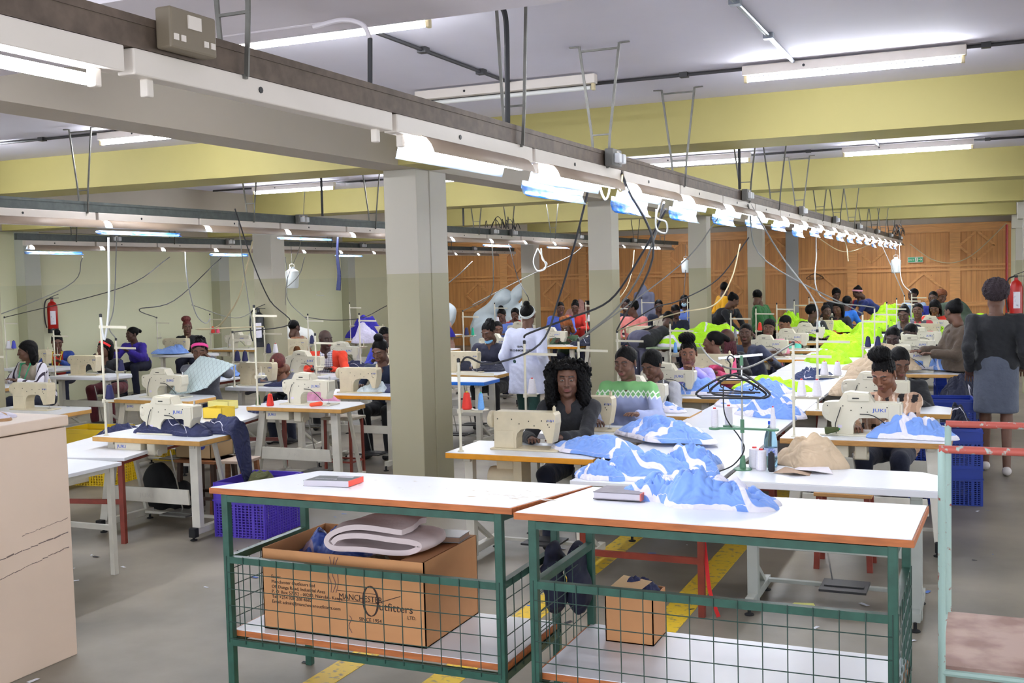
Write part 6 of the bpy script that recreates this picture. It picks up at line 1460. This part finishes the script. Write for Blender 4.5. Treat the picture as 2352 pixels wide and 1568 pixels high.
MB().box((-.17, -.01, -.065), (.17, 0, .065)).build('sign_frame', fix_m, ex); MB().box((-.16, -.012, -.055), (.16, -.009, .055)).build('sign_face', mat('exit_green', (30, 150, 96), .4), ex)
text('EXIT', .06, fix_m, ex, (-.15, -.013, -.022), R0, 'lettering')
MB().bar((.07, -.013, 0), (.14, -.013, 0), .012, .002, up=(0, 1, 0)).bar((.115, -.013, .025), (.145, -.013, 0), .01, .002, up=(0, 1, 0)).bar((.115, -.013, -.025), (.145, -.013, 0), .01, .002, up=(0, 1, 0)).build('arrow', fix_m, ex)
MB().box((-.005, -.013, -.045), (.055, -.0122, .045)).lathe((.03, -.0135, .028), [(.009, 0), (.009, .001)], 10, 1, 'y').bar((.03, -.014, .018), (.022, -.014, -.008), .013, .001, 1, (0, 1, 0)).bar((.022, -.014, -.008), (.040, -.014, -.035), .007, .001, 1, (0, 1, 0)).bar((.022, -.014, -.008), (.008, -.014, -.03), .007, .001, 1, (0, 1, 0)).build('running_figure', [fix_m, MATS['exit_green']], ex)
def jug(label, x, y, zt, s=1.0, ceil=2.5):
    r = empty('plastic_jug', (x, y, zt), label, 'jug'); m = mat('milky_plastic', (226, 232, 232), .4)
    MB().lathe((0, 0, -.36*s), [(.08*s, 0), (.10*s, .02), (.115*s, .22*s), (.11*s, .29*s), (.05*s, .33*s), (.045*s, .37*s)], 18).build('jug_body', m, r, smooth=True)
    MB().tube(spline([(-.045*s, 0, 0), (-.04*s, 0, .05*s), (.04*s, 0, .05*s), (.045*s, 0, 0)]), .004, 6).build('jug_handle', fix_m, r)
    MB().tube([(0, 0, .05*s), (0, 0, ceil-zt)], .004, 5).build('cord', cable_g, r); return r
jug('white plastic jug hanging over the left bay', -10.4, 14.9, 2.16, .95); jug('white plastic jug hanging at the far end of the near lamp rail', -1.95, 26.3, 2.12, 1.0); jug('white plastic jug hanging at the far end of the middle rail, by the third column', -6.02, 23.2, 2.2, .85)
mb = MB(); P = spline([(-6.3, 9.88, 2.40), (-6.31, 9.87, 2.2), (-6.29, 9.86, 2.0), (-6.3, 9.85, 1.83)], 5)
for i, (a, b) in enumerate(zip(P[:-1], P[1:])): mb.bar(a, b, .022+.002*i, .01, up=(0, 1, 0))
tag(mb.build('cloth_strip', navy), 'navy blue cloth strip hanging from the middle lamp rail', 'cloth strip')
# grey coat hung on the far side
b = Body(); b.e((-7.2, 24.0, 1.05), (.19, .08, .5), .03).c((-7.37, 24, 1.42), (-7.03, 24, 1.42), .045, .045, .02).c((-7.2, 24, 1.42), (-7.2, 24, 1.66), .13, .015, .02).c((-7.38, 24, 1.42), (-7.42, 23.98, .85), .06, .05, .03).c((-7.02, 24, 1.42), (-6.98, 23.98, .85), .06, .05, .03)
V, F = b.mesh(.02, wob(.01, 18, 4)); tag(npmesh('grey_coat', [(V, F, 0)], [mat('blue_grey_cloth', (126, 130, 156), .8)]), 'blue grey hooded coat hanging before the wooden wall', 'coat')
# big pale fabric bolts and sacks before the wooden wall
def sack(label, prims, m, seed=1, res=.03, name='fabric_bundle', cat='fabric', n=.04):
    b = Body()
    for p in prims: b.c(*p) if len(p) == 5 and not np.isscalar(p[1]) else b.e(*p)
    V, F = b.mesh(res, wob(n, 9, seed)); return tag(npmesh(name, [(V, F, 0)], [m]), label, cat)
sack('tied pale blue sack bulging against the wooden wall', [((-10.45, 24.2, .55), (.42, .35, .75), .1), ((-10.6, 24.1, 1.25), (-10.25, 24.1, 1.62), .17, .13, .08), ((-10.25, 24.1, 1.62), (-10.12, 24.1, 1.85), .07, .13, .05)], pale_cloth, 1)
sack('rolled pale blue wadding left of the tied sack', [((-11.2, 24.0, .45), (.42, .3, .6), .1), ((-11.3, 24, .95), (-10.7, 24, 1.4), .16, .2, .08)], pale_cloth, 2)
sack('pale sack standing behind the white coat', [((-10.0, 23.6, .6), (.35, .3, .75), .1)], pale_cloth, 3)
sack('pale blue cloth bolt leaning beside the big column', [((-12.1, 22.6, .6), (-11.6, 22.6, 1.05), .3, .3, .1), ((-12.5, 22.7, .7), (.5, .4, .68), .1)], pale_cloth, 4)
sack('stack of salmon pink folded fabric right of the big column', [((-10.4, 19.6, .55), (.5, .4, .6), .1), ((-10.2, 19.4, .9), (.35, .3, .25), .1)], mat('salmon_fabric', (206, 166, 148), .8, var=.15, scale=3, stretch=(1, 1, 12)), 5)
heap('salmon pink fabric pile behind the royal blue shirt', -8.9, 24.0, .5, .5, .35, 1.0, 6, mat('dusty_pink_fabric', (186, 140, 130), .8, var=.2, scale=12), khaki, 0, name='fabric_bundle', cat='fabric', fold=.25, k=9)
for d, x, y, z, a, b, H, m, sd in (('royal blue cloth bundle beside the big column', -9.9, 19.1, .77, .35, .25, .42, royal, 3), ('royal blue cloth stack behind the man in the orange jacket', -11.1, 18.3, .80, .42, .22, .42, royal, 5),
    ('white cloth stack beside the royal blue cloth in the left bay', -10.5, 17.3, .77, .28, .2, .36, mat('lilac_white_cloth', (206, 200, 222), .8), 7), ('royal blue bundle piled on the machine table beside the big column', -10.0, 17.9, .95, .34, .24, .48, royal, 9)):
    heap(d, x, y, z, a, b, H, sd, m, m, 0, name='cloth_stack', cat='cloth', fold=.35, k=10, ragged=.12)
sack('white sheeting behind the person in brown', [((-11.6, 16.6, .9), (.4, .25, .22), .06)], mat('sheet_white', (208, 210, 206), .8), 11)
sack('beige cloth bolt lying on the machine behind the man', [((-9.1, 15.7, .98), (-8.2, 15.7, .98), .11, .11, .03)], mat('beige_bolt', (196, 168, 140), .8, var=.1), 12)
sack('olive green sacks at the back right', [((-.62, 21.6, .9), (.35, .3, .38), .08), ((-.3, 21.4, .75), (.3, .3, .3), .08)], mat('olive_sack', (62, 78, 62), .85, var=.3, scale=8), 13)
sack('neon stack of folded vests left of the walking person', [((-.15, 20.6, .86), (.2, .25, .22), .05)], neon, 14, .02, 'vest_stack', 'vests', .008)
sack('brown fabric on the far table under the rust headscarf', [((-7.0, 21.4, .8), (.4, .2, .15), .05)], mat('brown_fabric', (150, 120, 96), .8), 15)
# ------------------------------------------------------------------ cables
K = lambda *q: [Vector(a[1:]) if a[0] == 'w' else at(*a[:2], Y=a[2]) for a in q]
CB = [
 ([(1425, 392, 5.75), (1440, 430, 5.9), (1500, 590, 7.4), ('w', -3.27, 9.98, 1.40)], cable_k, .008, 'thick black cable falling from the near rail across the second column'),
 ([(1350, 440, 6.0), (1320, 560, 6.6), (1285, 680, 6.9), (1240, 790, 6.9), (1130, 835, 6.75), (1075, 820, 6.6), (1060, 832, 6.6)], cable_k, .007, 'black cable sweeping from the near rail to the stand at the curly-haired woman'),
 ([(1530, 480, 6.6), (1470, 590, 7.2), (1400, 690, 7.6), (1300, 733, 7.6), (1215, 765, 7.56), (1203, 775, 7.56)], cable_k, .008, 'long black cable looping down to the stand of the green sweater'),
 ([(1525, 465, 6.6), (1505, 540, 7.2), (1475, 620, 8.0), (1440, 680, 8.6), (1400, 725, 8.7), ('w', -3.21, 8.74, 1.38)], cable_g, .008, 'thick pale grey cable between the second and third columns'),
 ([(1515, 470, 6.6), (1508, 500, 6.6), (1530, 510, 6.6), (1530, 535, 6.6), (1508, 525, 6.6), (1507, 480, 6.6)], cable_g, .006, 'coiled grey cable loop under the near rail'),
 ([(1395, 360, 5.6), (1378, 420, 5.6), (1390, 458, 5.6), (1400, 430, 5.6), (1388, 370, 5.6)], cable_w, .006, 'white cable loop hanging under the first socket box with plugs'),
 ([(1385, 345, 5.55), (1400, 390, 5.7), (1425, 440, 5.8), (1430, 400, 5.7)], cable_t, .005, 'tan cable at the first socket box with plugs'),
 ([(1718, 470, 9.1), (1760, 600, 11.0), ('w', -1.29, 12.66, 1.42)], cable_g, .007, 'grey cable running right from the near rail behind the fourth column'),
 ([(1710, 445, 9.1), (1790, 580, 10.3), (1870, 690, 10.0), ('w', -1.31, 9.31, 1.42)], cable_g, .007, 'grey cable falling to the right hand stands beside the jug'),
 ([(1700, 560, 9.5), (1680, 640, 9.4), (1640, 700, 9.3), (1560, 718, 9.3), ('w', -3.27, 9.98, 1.39)], cable_t, .006, 'cream cable sagging in front of the third column'),
 ([(1720, 545, 10.4), (1650, 640, 10.4), (1560, 690, 10.2), (1500, 708, 10.0), ('w', -3.27, 9.98, 1.38)], cable_k, .006, 'thin black cable crossing the third column'),
 ([(1650, 500, 8.4), (1560, 610, 8.9), ('w', -3.21, 8.74, 1.37)], cable_g, .005, 'thin grey cable crossing in front of the third column'),
 ([(1875, 505, 14.6), (1875, 580, 14.4), (1885, 680, 13.2), ('w', -1.33, 14.46, 1.42)], cable_g, .008, 'white grey cable hanging straight under the near rail'),
 ([(1935, 530, 17.4), (1945, 570, 17.3), (1948, 600, 17.2)], cable_t, .008, 'tan cable end hanging under the near rail'),
 ([(2020, 550, 21), (2060, 640, 20), ('w', -1.33, 19.76, 1.42)], cable_g, .008, 'grey cable left of the far jug'),
 ([(2066, 552, 24), (2070, 640, 22), ('w', -1.33, 21.66, 1.42)], cable_w, .008, 'white cable beside the far jug'),
 ([(1870, 540, 18), (1940, 578, 18.5), (2010, 556, 21)], cable_t, .006, 'cream cord festooned under the far part of the near rail'),
 ([(2090, 560, 27.2), (2140, 595, 27.3), (2190, 603, 27.3), (2240, 580, 27.3), (2312, 512, 27.3)], cable_t, .01, 'cream cord strung across the wooden wall to the right corner'),
 ([(1606, 790, 10.2), (1640, 830, 6.4), (1700, 847, 6.4), (1760, 825, 6.9), ('w', -1.26, 7.78, 1.42)], cable_g, .006, 'grey cable drooping behind the black hangers to the right pole'),
 ([(249, 545, 6.6), (250, 700, 6.6), (240, 780, 6.58), ('w', -6.41, 6.58, 1.71)], cable_w, .009, 'white cable hanging straight down from the middle rail in the left bay'),
 ([(268, 545, 9.6), (262, 700, 9.0), (250, 750, 8.8), ('w', -8.36, 8.78, 1.39)], cable_g, .006, 'grey cable beside the straight white one in the left bay'),
 ([(425, 560, 12.6), (430, 640, 12.0), (450, 720, 13.6), (472, 742, 15.4), (483, 732, 15.66)], cable_w, .009, 'white cable sagging from the far left rail to a stand'),
 ([(580, 555, 9.2), (565, 620, 9.6), (545, 690, 9.9), (500, 750, 10.2), (455, 755, 10.3), ('w', -8.31, 11.26, 1.38)], cable_t, .009, 'cream cable bending left above the headband woman'),
 ([(540, 480, 7.7), (580, 600, 8.3), (620, 690, 9.0), (665, 745, 9.6), ('w', -7.86, 10.06, 1.38)], cable_k, .006, 'black cable running down past the black extinguisher'),
 ([(548, 510, 7.7), (560, 620, 8.3), (575, 720, 8.5), ('w', -6.41, 8.54, 1.38)], cable_g, .005, 'thin grey cable to the stand at the red cone'),
 ([(508, 592, 14.0), (400, 690, 12.6), (320, 710, 12.0), ('w', -12.81, 14.41, 1.38)], cable_k, .007, 'black cable from the far left rail to the blue hoodie machine'),
 ([(390, 590, 12.6), (280, 660, 11.8), ('w', -13.31, 11.76, 1.51)], cable_k, .006, 'black cable running left to the vest woman\'s stand'),
 ([(190, 590, 10.6), (150, 660, 10.8), ('w', -11.66, 9.36, 1.38)], cable_g, .006, 'grey cable in front of the red extinguisher'),
 ([(700, 590, 14), (680, 640, 14.0), (600, 700, 14.0), (540, 730, 14.0), (440, 700, 14)], cable_g, .006, 'grey cable sagging in front of the left row column'),
 ([(655, 590, 14.4), (660, 640, 13.8), (662, 690, 13.0), ('w', -8.81, 12.96, 1.38)], cable_g, .006, 'grey cable right of the left row column'),
 ([(888, 702, 13), (830, 730, 14), (760, 735, 14), (700, 728, 14)], cable_k, .006, 'black cable sagging over the man towards the big column'),
 ([(700, 440, 10.6), (690, 560, 11.0), (660, 640, 12.0), (655, 700, 12.9)], cable_g, .004, 'thin grey wire above the hanging jug'),
 ([(1130, 560, 13.8), (1133, 620, 14), (1125, 680, 14.4), ('w', -7.31, 14.86, 1.42)], cable_g, .007, 'grey cable right of the big column'),
 ([(1168, 560, 14.5), (1190, 640, 14.5), (1215, 690, 14.4), ('w', -7.11, 16.66, 1.42)], cable_k, .006, 'black cable falling behind the white coat'),
 ([(1235, 570, 15.2), (1225, 600, 15.2), (1235, 622, 15.2), (1254, 612, 15.2), (1236, 570, 15.2)], cable_w, .01, 'lilac white cable loop before the pine wall'),
 ([(1243, 570, 15.3), (1246, 595, 15.3), (1256, 605, 15.3), (1250, 616, 15.3)], cable_w, .012, 'thick white cable beside the lilac loop'),
 ([(1340, 565, 17.2), (1305, 590, 16.6), (1200, 640, 15.6), (1085, 700, 14.6)], cable_g, .007, 'pale cable slanting left from the middle rail'),
 ([(1457, 575, 20.2), (1452, 620, 19.6), (1440, 660, 18.8), ('w', -5.81, 17.66, 1.42)], cable_t, .009, 'cream cable over the salmon jacket'),
 ([(1085, 600, 22.0), (1060, 625, 20), (1030, 650, 19)], cable_g, .01, 'grey cable beside the big column under the far rail'),
 ([(1575, 620, 23), (1572, 660, 22.6), (1570, 690, 22.4)], cable_k, .008, 'black cord under the jug by the third column'),
 ([(1280, 380, 5.0), (1100, 395, 4.9)], cable_w, .0, ''),
]
for pts, m, r, lab in CB:
    if lab: cable(K(*pts), lab, m, r, 'power cables')
cable([(-9.35, 14.0, 1.72), (-9.34, 14.2, 1.7)], 'white tag of wire on the left row column', cable_w, .004, 'power cables')
# tangle of plugs on the middle rail
mb = MB(); rs_ = random.Random(2)
for i in range(12):
    a = Vector((-6.25, 14.0+rs_.uniform(-.5, .5), 2.6)); b = a+Vector((rs_.uniform(-.02, .06), rs_.uniform(-.5, .5), rs_.uniform(-.02, .02))); mb.tube(bez(a, b, -rs_.uniform(.05, .16), 8), .005, 5)
tag(mb.build('cable_tangle', cable_k), 'tangle of dark cables on the middle rail right of the big column', 'cable')
mb = MB()
for i in range(10):
    a = Vector((-1.84, 25.6+rs_.uniform(-.8, .8), 2.6)); b = a+Vector((rs_.uniform(-.2, .2), rs_.uniform(-.4, .4), rs_.uniform(-.05, .05))); mb.tube(bez(a, b, -rs_.uniform(.05, .25), 8), .008, 5)
tag(mb.build('cable_tangle', cable_k), 'tangle of dark cables at the far end of the near rail', 'cable')
